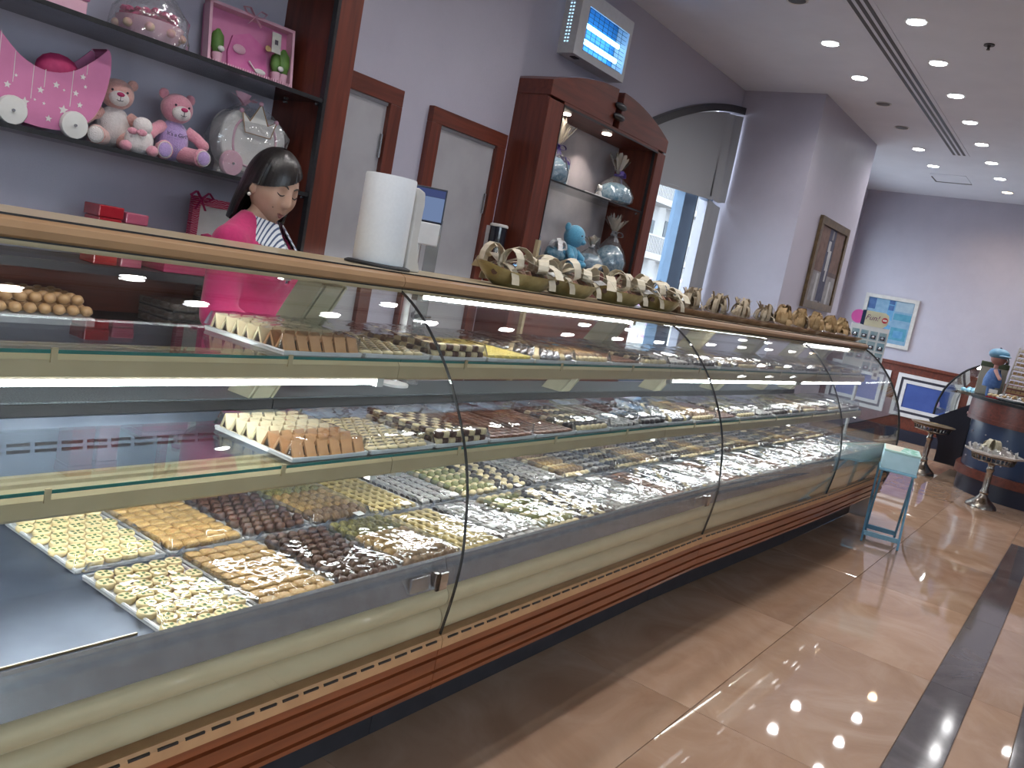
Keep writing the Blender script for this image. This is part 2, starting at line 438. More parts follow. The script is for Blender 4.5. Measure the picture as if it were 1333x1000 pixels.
m.box((-2.2, -4.2, -.15), (2.0, -4.0, .40)).box((-2.2, -4.2, 3.0), (2.0, -4.0, ZC))
struct(m.build('wall_right', M['wall']))
def plain_window(no, a, b, n, z0, z1, y):
    w = struct(MB().box((a, y-.04, z0), (b, y+.04, z0+.06)).box((a, y-.04, z1-.06), (b, y+.04, z1)).build('window_%d' % no, M['blue_alu']))
    for k in range(n+1):
        x = a + (b-a)*k/n
        MB().box((x-.035 if k else x, y-.04, z0+.06), (x+.035 if k < n else x, y+.04, z1-.06)).build('mullion', M['blue_alu'], w)
    for k in range(n):
        MB().box((a+(b-a)*k/n+.035, y-.005, z0+.06), (a+(b-a)*(k+1)/n-.035, y+.005, z1-.06)).build('pane', M['glass'], w)
plain_window(2, -2.2, 2.0, 3, .40, 3.0, -4.10)
plain_window(3, 10.4, 12.7, 2, .40, 3.0, 3.55)  # added window, hidden by the pier, for cool light on the far end

# ---- arched window: frame, mullions, panes, blinds
w1 = struct(MB().box((WX0, 3.50, .55), (WX1, 3.58, .62)).build('window_1', M['blue_alu']))
MB().box((7.235, 3.46, .62), (7.50, 3.57, 2.36)).build('mullion', M['blue_alu'], w1)
MB().box((7.503, 3.46, .62), (7.522, 3.59, 2.36)).build('mullion', M['black'], w1)
MB().box((5.45, 3.48, 2.36), (7.91, 3.57, 2.44)).build('transom', M['blue_alu'], w1)
MB().box((WX0, 3.525, .62), (7.235, 3.533, 2.36)).build('pane', M['glass'], w1)
MB().box((7.522, 3.525, .62), (WX1, 3.533, 2.36)).build('pane', M['glass'], w1)
m = MB(); xs = [5.915 + (WX1-5.915)*i/20 for i in range(21)]
m.prism([(x, arcz(x)+.015) for x in xs] + [(x, arcz(x)-.05) for x in xs[::-1]], 3.345, 3.44, 'y')
t = m.build('blind_track', M['black'], w1)
def hang(x0, x1, zf0, zf1, y, amp, mat, name, n=16, fold=0):
    """a cloth sheet with slight waves and thickness"""
    m = MB()
    def fn(u, v, o):
        x = x0 + (x1-x0)*u; a, b = zf0(x), zf1(x)
        return (x, y + o + amp*math.sin(u*9+v*2.0) + fold*(u**2)*(1-v), a + (b-a)*v)
    m.grid(lambda u, v: fn(u, v, 0), n, 8); m.grid(lambda u, v: fn(1-u, v, .003), n, 8)
    return m.build(name, mat, smooth=60)
o = hang(5.92, 7.62, lambda x: 2.315 + .055*(x-6.617), lambda x: arcz(x)-.058, 3.375, .004, M['blind'], 'roller_blind')
tag(o, 'wide grey roller blind pulled halfway down in the arched window', 'blind')
m = MB().box((5.92, 3.362, 2.285), (7.62, 3.388, 2.312)); m.v = [(x, y, z + .055*(x-6.617)) for x, y, z in m.v]
m.build('bottom_bar', M['blind'], o)
o = hang(7.575, 7.895, lambda x: 2.33 + .28*(7.72-x if x < 7.72 else (x-7.72)*.55), lambda x: arcz(x)-.07, 3.36, .012, M['blind'], 'roller_blind', 14, -.02)
tag(o, 'narrow grey blind with a curled corner beside the room corner', 'blind')
o = hang(7.60, 7.885, lambda x: .62, lambda x: 2.34 - .12*(x-7.6), 3.385, .005, M['blind'], 'window_screen', 8)
tag(o, 'tall grey cloth panel closing the right side of the window below the blind', 'blind')

# ---- doors in the left wall
def door(n, x0, x1, top, hinge_z):
    yw = 3.30
    d = struct(MB().box((x0+.085, yw-.012, .0), (x1-.085, yw+.0, top-.085)).build('door_%d' % n, M['door']))
    for a, b in (((x0, yw-.04, 0), (x0+.085, yw, top-.085)), ((x1-.085, yw-.04, 0), (x1, yw, top-.085)), ((x0, yw-.04, top-.085), (x1, yw, top))):
        MB().box(a, b).build('door_frame', M['mahog_v'] if b[2] < top else M['mahog'], d, bevel=.003)
    MB().box((x0+.085, yw-.02, top-.10), (x1-.085, yw-.012, top-.085)).build('door_stop', M['door'], d)
    MB().lathe([(.008,-.06),(.008,.06)], (x1-.098, yw-.022, hinge_z), 8).build('hinge', M['steel'], d)
    MB().lathe([(.008,-.06),(.008,.06)], (x1-.098, yw-.022, .35), 8).build('hinge', M['steel'], d)
    hx = x0+.15; MB().lathe([(.022,-.035),(.022,-.012)], (hx, yw, 1.0), 12, axis='y').tube([(hx, yw-.03, 1.0), (hx, yw-.055, 1.0), (hx+.1, yw-.055, 1.0)], .008).build('door_handle', M['steel'], d)
door(1, 2.60, 3.29, 2.165, 1.86)
door(2, 3.53, 4.222, 2.155, 1.72)

# ---- wainscot on the far wall
m = MB().box((13.0, -4.0, .0), (13.05, 3.40, 1.04)); wn = struct(m.build('trim_1', M['mahog']))
MB().box((12.975, -4.0, 1.04), (13.05, 3.40, 1.085)).build('rail_cap', M['mahog'], wn, bevel=.006)
MB().box((12.97, -4.0, 0), (13.0, 3.40, .16)).build('skirting', M['navy_dk'], wn)
M['pan_white'] = pr('white_panel_paint', (.60, .60, .62), .4, noise=(12, (.55, .55, .57)))
M['pan_dark'] = pr('dark_panel_paint', (.03, .03, .05), .4, noise=(12, (.04, .04, .06)))
M['pan_blue'] = pr('blue_panel_paint', (.035, .07, .26), .4, noise=(6, (.045, .085, .30)))
def pframe(y0, y1, z0, z1, w, x, name, mat):
    m = MB()
    for a, b in (((y0, z0), (y1, z0+w)), ((y0, z1-w), (y1, z1)), ((y0, z0+w), (y0+w, z1-w)), ((y1-w, z0+w), (y1, z1-w))):
        m.box((x, a[0], a[1]), (13.0, b[0], b[1]))
    return m.build(name, mat, wn)
for k in range(6):
    y1 = 2.375 - .93*(k-1); y0 = y1-.83
    if y1 > 3.38: y1 = 3.38
    if y0 < -3.9: continue
    pframe(y0, y1, .34, .94, .05, 12.975, 'panel_frame', M['pan_white'])
    pframe(y0+.05, y1-.05, .39, .89, .035, 12.99, 'panel_inlay', M['pan_dark'])
    pframe(y0+.085, y1-.085, .425, .855, .045, 12.98, 'panel_frame', M['pan_white'])
    MB().box((12.99, y0+.13, .47), (13.0, y1-.13, .81)).build('panel', M['pan_blue'], wn)

# ---- ceiling fittings
ring_me = MB().lathe([(.072,-.004),(.072,-.0005),(.058,-.0005),(.058,-.006),(.064,-.009)], (0,0,0), 24, cap=False).mesh('ring', M['white'], 40)
disc_me = {}
def downlight(x, y, warm=False, on=True, label=None, group=None):
    key = (warm, on)
    if key not in disc_me:
        mt = emis('warm_lamp_glow', (1, .78, .55), 14) if warm else (emis('lamp_glow', (.95, .97, 1), 26) if on else pr('dark_lamp_face', (.05,.05,.05), .4, noise=(30, (.08,.08,.08))))
        disc_me[key] = MB().lathe([(.059,-.006),(.035,-.009),(.0005,-.010)], (0,0,0), 24, cap=False).mesh('diffuser', mt, 40)
    t = thing('downlight', label, 'ceiling light', (x, y, ZC), 0, group)
    inst('ring', ring_me, t); inst('diffuser', disc_me[key], t)
    if on:
        l = bpy.data.lights.get('warm_lamp' if warm else 'cool_lamp')
        if not l:
            l = bpy.data.lights.new('warm_lamp' if warm else 'cool_lamp', 'SPOT')
            l.energy = DOWNLIGHT_W; l.color = (1, .72, .45) if warm else (1.0, .965, .94)
            l.spot_size = R(150); l.spot_blend = .9; l.shadow_soft_size = .055
        o = bpy.data.objects.new('lamp', l); COL.objects.link(o); o.parent = t; o.location = (0, 0, -.03)
    return t
ordn = ['first','second','third','fourth','fifth','sixth','seventh','eighth','ninth','tenth','eleventh','twelfth','thirteenth','fourteenth','fifteenth','sixteenth','seventeenth','eighteenth','nineteenth','twentieth','twenty-first','twenty-second','twenty-third','twenty-fourth','twenty-fifth','twenty-sixth']
GR1 = 'lit downlights in the long row right of the slot'
for k in range(8):
    x = 6.043 + .879*k
    downlight(x, 1.535, k == 7, True, ('warm-toned lit downlight at the far end of the long row' if k == 7 else '%s lit white downlight of the long row right of the ceiling slot' % ordn[k].capitalize()) if k else 'Largest lit white downlight, nearest in the row right of the ceiling slot', GR1)
GR0 = 'downlights overhead out of the picture'
for k in range(1, 8): downlight(6.043 - .879*k, 1.535, False, True, '%s lit white downlight overhead above the near counter' % ordn[k-1], GR0)
downlight(6.489, 2.212, False, True, 'lit downlight left of the ceiling slot, nearest of four', 'lit downlights left of the slot')
downlight(7.364, 2.205, False, True, 'lit downlight left of the ceiling slot, second of four', 'lit downlights left of the slot')
downlight(10.00, 2.199, False, True, 'lit downlight left of the ceiling slot, third of four, beyond two dark ones', 'lit downlights left of the slot')
downlight(10.88, 2.190, False, True, 'lit downlight left of the ceiling slot, farthest of four by the hatch', 'lit downlights left of the slot')
downlight(5.622, 2.196, False, False, 'unlit downlight at the top edge of the picture left of the slot', 'unlit downlights')
downlight(8.166, 2.185, False, False, 'nearer of the two unlit downlights by the wall pier', 'unlit downlights')
downlight(9.049, 2.192, False, False, 'farther of the two unlit downlights by the wall pier', 'unlit downlights')
for k in range(3): downlight(4.0 - 1.75*k, 2.20, False, True, '%s lit white downlight overhead above the staff aisle' % ordn[k], GR0)
for k in range(6): downlight(12.28 - .95*(k//2), .61 if k % 2 == 0 else -.09, False, True, '%s lit white downlight overhead above the island counter' % ordn[k], GR0)
for k in range(2): downlight(4.2 + 2.2*k, -2.4, False, True, '%s lit white downlight overhead on the shop-front side' % ordn[k], GR0)

sd = thing('slot_diffuser', 'long black three-slot air diffuser running along the ceiling', 'air vent', (4.5, 1.815, ZC))
MB().box((-5.6, -.095, -.004), (5.68, .095, 0)).build('frame', M['ceil'], sd)
for k in range(3):
    MB().box((-5.55, -.062+.05*k, -.006), (5.66, -.036+.05*k, -.0041)).build('slot', M['black'], sd)
sp = thing('sprinkler', 'small dark ceiling sprinkler head beside the near downlights', 'sprinkler', (6.497, 1.153, ZC))
MB().lathe([(.034,-.008),(.034,0)], (0,0,0), 16).build('plate', M['black'], sp)
MB().lathe([(.012,-.036),(.008,-.022),(.014,-.008)], (0,0,0), 10).build('nozzle', M['black'], sp)
ht = thing('ceiling_hatch', 'ceiling access hatch with a dark open gap near the far wall', 'hatch', (11.6, 2.1, ZC))
MB().box((-.25, -.2, -.004), (.25, .2, 0)).build('hatch_door', M['ceil'], ht)
MB().box((.25, -.2, -.006), (.285, .215, 0)).build('gap', M['black'], ht)
MB().box((-.05, .2, -.006), (.285, .218, 0)).build('gap', M['black'], ht)

# ---- outside
struct(MB().box((-60, 3.7, -.5), (120, 90, -.3)).box((-60, -90, -.5), (120, -4.3, -.3)).build('pavement', pr('pavement', (.45, .43, .42), .8, noise=(.5, (.38, .36, .35)))))
M['facade'] = pr('white_render', (.30, .29, .29), .8, noise=(.6, (.27, .26, .26)))
M['facade_win'] = pr('dark_window_glass', (.02, .028, .04), .5, noise=(2, (.03, .04, .05)))
bld = thing('apartment_building', 'white apartment block with railed balconies outside the window', 'building', (44, 24, -.3))
MB().box((-16, 0, 0), (24, 10, 26)).build('wall', M['facade'], bld)
for fl_i in range(7):
    z = 3.9 + 3.2*fl_i
    for bx in range(8):
        x = -14.4 + 4.6*bx
        MB().box((x, -1.2, z-.35), (x+3.7, 0, z)).build('balcony_slab', M['facade'], bld)
        mm = MB().box((x, -1.2, z+.95), (x+3.7, -1.12, z+1.05))
        for q in range(19): mm.box((x+.2*q, -1.19, z), (x+.2*q+.07, -1.13, z+.95))
        mm.build('railing', M['facade'], bld)
        MB().box((x+.2, -.04, z), (x+1.5, 0, z+2.2)).build('window', M['facade_win'], bld)
        MB().box((x+2.2, -.04, z+.9), (x+3.4, 0, z+2.0)).build('window', M['facade_win'], bld)
tr = thing('flowering_tree', 'small purple flowering tree outside the window', 'tree', (21.6, 11.4, -1.2))
MB().tube([(0,0,0),(.1,0,1.2),(.0,.1,2.2)], [.12,.09,.05]).build('trunk', pr('bark', (.12,.08,.06), .8, noise=(12, (.16,.11,.08))), tr)
m = MB()
for k in range(170):
    c = Vector((random.gauss(0,.75), random.gauss(0,.6), 2.3+random.gauss(0,.45)))
    a = Vector((random.uniform(-1,1), random.uniform(-1,1), random.uniform(-1,1))).normalized()*.16; b = a.orthogonal().normalized()*.06
    m.add([c-a, c+b, c+a, c-b], [(0,1,2,3)])
cr = m.build('crown', pr('purple_blossom', (.42, .25, .50), .7, noise=(3, (.5,.35,.55))), tr); cr['kind'] = 'stuff'
# ================================================================== the display counter, four units
SEAM = [-.05, 1.72, 3.49, 5.26, 6.80]
OFF = [0, 0, 0, -.060, -.085]
def off(x):
    for i in range(4):
        if x <= SEAM[i+1] or i == 3:
            return OFF[i] + (OFF[i+1]-OFF[i])*(x-SEAM[i])/(SEAM[i+1]-SEAM[i])
def px(mb, prof, x0, x1, mi=0):
    """profile (y, z) extruded along the counter between x0 and x1"""
    n = len(prof); vs = [(x, y+off(x), z) for x in (x0, x1) for y, z in prof]
    ar = sum(prof[i][0]*prof[(i+1)%n][1] - prof[(i+1)%n][0]*prof[i][1] for i in range(n))
    fs = [tuple(range(n))[::-1], tuple(range(n, 2*n))] + [(i, (i+1)%n, n+(i+1)%n, n+i) for i in range(n)]
    if ar < 0: fs = [f[::-1] for f in fs]
    return mb.add(vs, fs, mi)
GL = catmull([(1.600,1.268),(1.548,1.242),(1.480,1.192),(1.392,1.100),(1.326,1.000),(1.277,.900),(1.246,.800),(1.230,.700),(1.223,.620),(1.229,.520),(1.247,.402)], 3)
def thick(pts, t):
    out = []
    for i, p in enumerate(pts):
        a = pts[max(i-1,0)]; b = pts[min(i+1,len(pts)-1)]
        d = Vector((b[0]-a[0], b[1]-a[1])).normalized(); out.append((p[0]-d[1]*t, p[1]+d[0]*t))
    return out
GI = thick(GL, .007)
if GI[10][0] < GL[10][0]: GI = thick(GL, -.007)
GPROF = GL + GI[::-1]
SH1, SH2, DK = 1.080, .820, .575
unit_lab = ['curved-glass pastry counter unit nearest the camera with a half-empty deck',
            'second curved-glass pastry counter unit, under the paper roll and ribboned baskets',
            'third curved-glass pastry counter unit, under the small brown gift trays',
            'last curved-glass pastry counter unit with the glass end panel']
UN = []
def add_unit(s):
    x0, x1 = SEAM[s]+.0012, SEAM[s+1]-.0012
    t = thing('display_counter', unit_lab[s], 'display counter', ((x0+x1)/2, 1.6, 0), 0, 'pastry display counter units')
    UN.append(t); T = Matrix.Translation((-(x0+x1)/2, -1.6, 0))
    def P(name, mb, mat, smooth=None, bevel=0, parent=None):
        mb.v = [tuple(T @ Vector(v)) for v in mb.v]
        return mb.build(name, mat, parent or t, smooth=smooth, bevel=bevel)
    # --- base
    P('kick_panel', px(MB(), [(1.43,.02),(1.43,.25),(1.47,.25),(1.47,.02)], x0, x1), M['kick'])
    P('body', px(MB(), [(1.30,.25),(1.30,.40),(1.33,.53),(2.03,.53),(2.05,.25)], x0, x1), M['kick'])
    P('rear_panel', px(MB(), [(2.06,.06),(2.06,.815),(2.10,.815),(2.10,.06)], x0, x1), M['kick'])
    for fx in ((x0+.35, x1-.35) if s < 3 else (x0+.35, 6.28)):
        for fy in (1.52, 1.98): P('foot', MB().lathe([(.026,0),(.022,.02),(.016,.03),(.016,.25)], (fx, fy+off(fx), 0), 10), M['steel'])
    # wood bumper with three grooves
    pr_ = [(1.247,.366)]
    for z in (.336,.296,.262):
        pr_ += [(1.247,z+.005),(1.256,z+.003),(1.256,z-.003),(1.247,z-.005)]
    pr_ += [(1.25,.243),(1.258,.236),(1.30,.236),(1.30,.366)]
    P('bumper', px(MB(), pr_, x0, x1), M['bumper'])
    P('slot_strip', px(MB(), [(1.238,.367),(1.238,.392),(1.245,.401),(1.30,.401),(1.30,.367)], x0, x1), M['bumper_strip'])
    m = MB(); x = x0+.02
    while x < x1-.05:
        px(m, [(1.2365,.3905),(1.2365,.3955),(1.244,.3955),(1.244,.3905)], x, min(x+.042, x1)); x += .058
    P('vent_slots', m, M['black'])
    # two-bulge beige front below the deck
    b1 = [(1.274+.029*math.cos(a)*-1, .506+.031*math.sin(a)) for a in [PI/2 - PI*i/8 for i in range(9)]]
    b2 = [(1.282+.029*math.cos(a)*-1, .437+.036*math.sin(a)) for a in [PI/2 - PI*i/8 for i in range(9)]]
    P('front_panel', px(MB(), b1 + b2 + [(1.32,.401),(1.32,.537)], x0, x1), M['beige'], smooth=50)
    P('steel_edge', px(MB(), [(1.252,.540),(1.278,.606),(1.284,.611),(1.2845,.560),(1.275,.538)], x0, x1), M['steel'])
    P('deck', px(MB(), [(1.285,.55),(1.285,DK),(2.0,DK),(2.0,.55)], x0, x1), M['deck'])
    if s == 0:
        for yy in (1.300, 1.325, 1.350): P('deck_wire', px(MB(), [(yy,DK),(yy,DK+.004),(yy+.004,DK+.004),(yy+.004,DK)], x0, .90), M['rail'])
    # rear grille with two rows of slots
    P('rear_grille', px(MB(), [(1.985,DK),(2.035,.815),(2.06,.815),(2.06,DK)], x0, x1), M['deck'])
    m = MB()
    for row in range(4):
        z = .655 + .016*row + (.05 if row > 1 else 0); y = 1.985 + (z-DK)*.05/.24
        x = x0+.03
        while x < x1-.08:
            px(m, [(y-.002,z-.004),(y-.002,z+.004),(y+.004,z+.004),(y+.004,z-.004)], x, x+.052); x += .064
    P('grille_slots', m, M['black'])
    # granite worktop behind
    P('worktop', px(MB(), [(2.05,.845),(2.05,.85),(2.27,.85),(2.27,.845)], x0, x1), M['granite'])
    P('worktop_edge', px(MB(), [(2.045,.815),(2.045,.8449),(2.27,.8449),(2.27,.815)], x0, x1), M['granite_edge'])
    # shelves: glass, green edge, rail, light
    for z, ya, yb in ((SH1, 1.555, 1.945), (SH2, 1.520, 1.925)):
        P('glass_shelf', px(MB(), [(ya,z-.007),(ya,z),(yb,z),(yb,z-.007)], x0, x1), M['glass_green'])
        P('shelf_edge', px(MB(), [(ya-.002,z-.007),(ya-.002,z),(ya-.0002,z),(ya-.0002,z-.007)], x0, x1), M['glass_edge'])
        zr = z-.0075
        P('shelf_rail', px(MB(), [(ya+.004,zr-.050),(ya-.001,zr-.044),(ya-.001,zr-.012),(ya+.008,zr-.0005),(ya+.045,zr-.0005),(ya+.050,zr-.008),(ya+.062,zr-.008),(ya+.067,zr-.0005),(ya+.085,zr-.0005),(ya+.090,zr-.010),(ya+.105,zr-.010),(ya+.110,zr-.002),(ya+.130,zr-.004),(ya+.135,zr-.040),(ya+.06,zr-.050)], x0, x1), M['rail'])
        q = x0 + .28
        while q < x1:
            P('shelf_clip', px(MB(), [(ya-.006,zr-.016),(ya-.006,zr+.012),(ya-.0025,zr+.012),(ya-.0025,zr-.016)], q, q+.012), M['rail']); q += .55
    def led(name, y, z, a, b, rad=.0065):
        m = MB(); m.tube([(a, y+off(a), z), (b, y+off(b), z)], rad, 8)
        P(name, m, M['led'])
        for e in (a, b): P('lamp_cap', MB().box((e-.012, y+off(e)-.011, z-.011), (e+.012, y+off(e)+.011, z+.013)), M['led_cap'])
    if s == 1: led('led_tube', 1.705, SH1-.040, x0+.03, x1-.06)
    else: led('led_tube', 1.568, SH1-.0665, x0+.03, x1-.06)
    ct = (1.640, 1.250) if s in (1, 3) else (1.715, 1.2555)
    led('led_tube', ct[0], ct[1], x0+.12, x1-.30)
    if s == 3: P('added_shade_lip', px(MB(), [(ct[0]-.045,ct[1]-.0155),(ct[0]-.045,ct[1]-.0145),(ct[0]+.004,ct[1]-.0145),(ct[0]+.004,ct[1]-.0155)], x0+.12, x1-.30), M['rail'])  # unseen lip added to keep the tube's streak off the floor
    led('led_tube', 1.545, SH2-.0615, x0+.05, x1-.05, .0035)
    led('led_tube', 1.690, SH2-.045, x0+.05, x1-.12)  # extra hidden tube added to brighten the back row
    if s != 1: led('led_tube', 1.715, SH1-.045, x0+.05, x1-.12)
    # canopy
    can = [(1.600,1.268),(1.588,1.276),(1.584,1.290),(1.590,1.302),(1.604,1.309),(1.96,1.309),(1.96,1.262),(1.67,1.262),(1.66,1.270),(1.625,1.270)]
    P('canopy', px(MB(), can, x0, x1), M['canopy'], smooth=35)
    P('canopy_groove', px(MB(), [(1.6055,1.3092),(1.6055,1.3130),(1.6118,1.3130),(1.6118,1.3092)], x0, x1), M['rubber'])
    P('lip_groove', px(MB(), [(1.5915,1.2676),(1.5915,1.2705),(1.6,1.2705),(1.6,1.2676)], x0, x1), M['rubber'])
    P('canopy_lip', px(MB(), [(1.592,1.259),(1.592,1.2675),(1.626,1.2695),(1.626,1.259)], x0, x1), M['rail'])
    P('canopy_top_strip', px(MB(), [(1.612,1.3095),(1.612,1.3125),(1.94,1.3125),(1.94,1.3095)], x0, x1), M['rail'])
    P('glass_pane', px(MB(), GPROF, x0, x1), M['glass'], smooth=40)
    # slanted uprights at the joint
    for xc in ([x1-.045] if s < 3 else [x1-.08, 6.05]) + ([4.40] if s == 2 else []):
        o = off(xc); hw = .048
        a, b = Vector((0, 1.85+o, 1.264)), Vector((0, 2.21+o, .70)); d = (b-a).normalized(); n = Vector((0, -d.z, d.y)).normalized()
        if n.y > 0: n = -n
        m = MB()
        prof = [(-hw,-.03),(-hw,.055),(-hw+.008,.055),(-hw+.008,.048),(-hw+.016,.048),(-hw+.016,.055),(hw-.016,.055),(hw-.016,.048),(hw-.008,.048),(hw-.008,.055),(hw,.055),(hw,-.03)]
        k = len(prof); vs = [Vector((xc+u, 0, 0)) + p + n*w for p in (a, b) for u, w in prof]
        m.add(vs, [tuple(range(k)), tuple(range(k, 2*k))[::-1]] + [(i, k+i, k+(i+1)%k, (i+1)%k) for i in range(k)])
        P('upright', m, M['upright'])
        for z, yb in ((SH1, 1.96), (SH2, 1.93)):
            P('shelf_bracket', MB().prism([(1.60+o,z-.052),(1.60+o,z-.0085),(yb+o,z-.0085),(yb+.05+o,z-.09)], xc-.02, xc+.02, 'x'), M['rail'])
    P('joint_seal', px(MB(), [(p[0]-.001, p[1]) for p in GL] + GI[::-1], x1+.0002, x1+.0022), M['rubber'])
    return t, P
for s in range(4): t, P_ = add_unit(s)
# latches inside the glass foot
for s, lx in ((0, 1.60), (1, 3.36), (2, 5.13)):
    T = UN[s]; o = off(lx)
    m = MB().box((lx-.035, 1.250+o, .548), (lx+.035, 1.256+o, .585)); m.v = [(a-T.location.x, b-1.6, c) for a, b, c in m.v]
    m.build('latch_plate', M['steel'], T)
    m = MB().box((lx+.045, 1.232+o, .545), (lx+.055, 1.258+o, .59)).box((lx+.045, 1.232+o, .545), (lx+.085, 1.238+o, .59)); m.v = [(a-T.location.x, b-1.6, c) for a, b, c in m.v]
    m.build('latch', M['chrome'], T)
# end panel of glass and its dark foot
T = UN[3]; xe = SEAM[4]; oe = off(xe)
poly = [(y+oe+.004, z) for y, z in GL if z > .56] + [(1.27+oe,.56),(2.0+oe,.56),(2.0+oe,1.268)]
m = MB().prism(poly, xe+.005, xe+.013, 'x'); m.v = [(a-T.location.x, b-1.6, c) for a, b, c in m.v]
m.build('end_glass', M['glass'], T)
m = MB().tube([(xe+.009, y+oe-.001, z) for y, z in GL if z > .45], .006, 6); m.v = [(a-T.location.x, b-1.6, c) for a, b, c in m.v]
m.build('end_seal', M['rubber'], T)
m = MB().prism([(1.225+oe,.40),(1.225+oe,.50),(1.25+oe,.56),(2.03+oe,.56),(2.03+oe,.25),(1.30+oe,.25),(1.25+oe,.30)], xe-.001, xe+.05, 'x'); m.v = [(a-T.location.x, b-1.6, c) for a, b, c in m.v]
m.build('end_cap', M['kick'], T, bevel=.012)
m = MB().box((xe+.004, 1.60+oe, 1.20), (xe+.016, 1.98+oe, 1.37)); m.v = [(a-T.location.x, b-1.6, c) for a, b, c in m.v]
m.build('canopy_end_glass', M['glass_green'], T)
# ================================================================== trays of sweets
def tray_mesh(w, d):
    m = MB().box((-w/2+.004, -d/2+.004, 0), (w/2-.004, d/2-.004, .004))
    r = .004; c = [(-w/2+r,-d/2+r,.008),(w/2-r,-d/2+r,.008),(w/2-r,d/2-r,.008),(-w/2+r,d/2-r,.008)]
    m.tube(c, r, 6, closed=True)
    for i in range(4):
        a = Vector(c[i]); b = Vector(c[(i+1)%4]); m.bar(a-Vector((0,0,.004)), b-Vector((0,0,.004)), .004, .008)
    return m.mesh('sweets_tray', M['foil'], 40)
def wrap_mesh(w, d, h, seed):
    rr = random.Random(seed); nx, ny = 13, 17
    z = {}
    for j in range(ny):
        for i in range(nx):
            e = min(i, nx-1-i, j, ny-1-j)
            z[i, j] = (.012 if e == 0 else h*.86 if e == 1 else h) + (rr.uniform(-.0022, .0022) if e else rr.uniform(-.003, .003))
    def fn(u, v):
        i = round(u*(nx-1)); j = round(v*(ny-1))
        e = min(i, nx-1-i, j, ny-1-j); 
        x = (u-.5)*(w+.004); y = (v-.5)*(d+.004)
        if e == 1: x *= 1.09 if 1 < i < nx-2 or j in (1, ny-2) else 1.12; y *= 1.07 if 1 < j < ny-2 or i in (1, nx-2) else 1.09
        x = max(-w/2-.001, min(w/2+.001, x)); y = max(-d/2-.001, min(d/2+.001, y))
        return (x, y, z[i, j])
    return MB().grid(fn, nx, ny).mesh('plastic_wrap', M['wrap'], 60)
DW, DD, SW, SD_ = .214, .328, .260, .320
TR = {'deck': (tray_mesh(DW, DD), [wrap_mesh(DW, DD, .040, k) for k in range(4)]),
      'shelf': (tray_mesh(SW, SD_), [wrap_mesh(SW, SD_, .052, 20+k) for k in range(4)])}

# ---- one mesh for each kind of sweet
def bumpy(c, r, n, m, amp, seed, mb=None):
    rr = random.Random(seed); mb = mb or MB(); a = len(mb.v); mb.ball(c, r, n, m)
    mb.v[a:] = [tuple(Vector(c) + (Vector(v)-Vector(c))*(1+rr.uniform(-amp, amp))) for v in mb.v[a:]]
    return mb
C_ = {}
C_['dough'] = pr('pale_cookie_dough', (.80, .65, .36), .6, noise=(60, (.74, .57, .29)))
C_['green'] = pr('pistachio_green', (.055, .12, .02), .6, noise=(90, (.08, .15, .03)))
C_['sesame'] = pr('sesame_toffee', (.34, .18, .05), .4, noise=(220, (.50, .33, .13), 2), bump=(240, .6, .003))
C_['choc'] = pr('dark_brown_chocolate', (.055, .022, .014), .32, noise=(120, (.09, .04, .025)), bump=(140, .5, .004))
C_['nutg'] = pr('pistachio_nut_crust', (.13, .12, .035), .5, noise=(160, (.30, .26, .09), 2), bump=(160, .8, .004))
C_['nutb'] = pr('golden_nut_crust', (.30, .17, .055), .45, noise=(150, (.42, .28, .12), 2), bump=(160, .8, .004))
C_['nutd'] = pr('grey_brown_nut_crust', (.16, .09, .05), .5, noise=(150, (.25, .16, .09), 2), bump=(160, .8, .004))
C_['cashew'] = pr('pale_cashew', (.60, .46, .20), .5, noise=(50, (.50, .38, .15)))
C_['drizzle'] = stripes('dark_sweet_with_white_drizzle', (.022, .014, .013), (.68, .65, .62), 55, .3, 'x', 6, .55)
C_['cream'] = pr('cream_sweet', (.68, .56, .34), .5, noise=(60, (.60, .48, .27)))
C_['dkb'] = pr('black_sweet', (.02, .015, .017), .3, noise=(80, (.04, .03, .03)))
C_['olive'] = pr('green_sweet', (.16, .17, .05), .5, noise=(80, (.24, .24, .09)))
C_['pastry'] = pr('cream_pastry_sheet', (.78, .68, .46), .55, noise=(30, (.70, .58, .36)))
C_['toast'] = pr('light_brown_pastry_sheet', (.50, .28, .14), .5, noise=(30, (.42, .22, .10)))
C_['filling'] = pr('dark_opening', (.04, .03, .025), .5, noise=(80, (.07, .05, .04)))  # darkness of the open roll ends, put into the colour
C_['brown'] = pr('milk_chocolate', (.15, .058, .028), .32, noise=(40, (.19, .078, .04)))
C_['yellow'] = pr('yellow_sweet', (.62, .50, .12), .5, noise=(40, (.55, .42, .10)))
C_['silver_glare'] = pr('silver_glare_sweet', (.6, .6, .62), .22, .8, noise=(90, (.4, .4, .42)), bump=(90, .7, .004))  # film glare put into the sweets' colour as silver
K = {}
K['cookie'] = MB().lathe([(.0165,0),(.0195,.003),(.0195,.010),(.0175,.0125),(.0005,.0128)], (0,0,0), 16, cap=False).mesh('cookie', C_['dough'], 45)
m = MB()
for k in range(4):
    a = k*PI/2+PI/4; d = Vector((math.cos(a), math.sin(a), 0)); q = Vector((-d.y, d.x, 0)); z = Vector((0,0,.0131))
    m.add([z+d*.003, z+d*.009+q*.0048, z+d*.0165, z+d*.009-q*.0048, z+d*.003-Vector((0,0,.001)), z+d*.008+q*.0036-Vector((0,0,.001)), z+d*.0145-Vector((0,0,.001)), z+d*.008-q*.0036-Vector((0,0,.001))],
          [(0,3,2,1),(0,1,5,4),(1,2,6,5),(2,3,7,6),(3,0,4,7)])
K['leafprint'] = m.mesh('leaf_print', C_['green'])
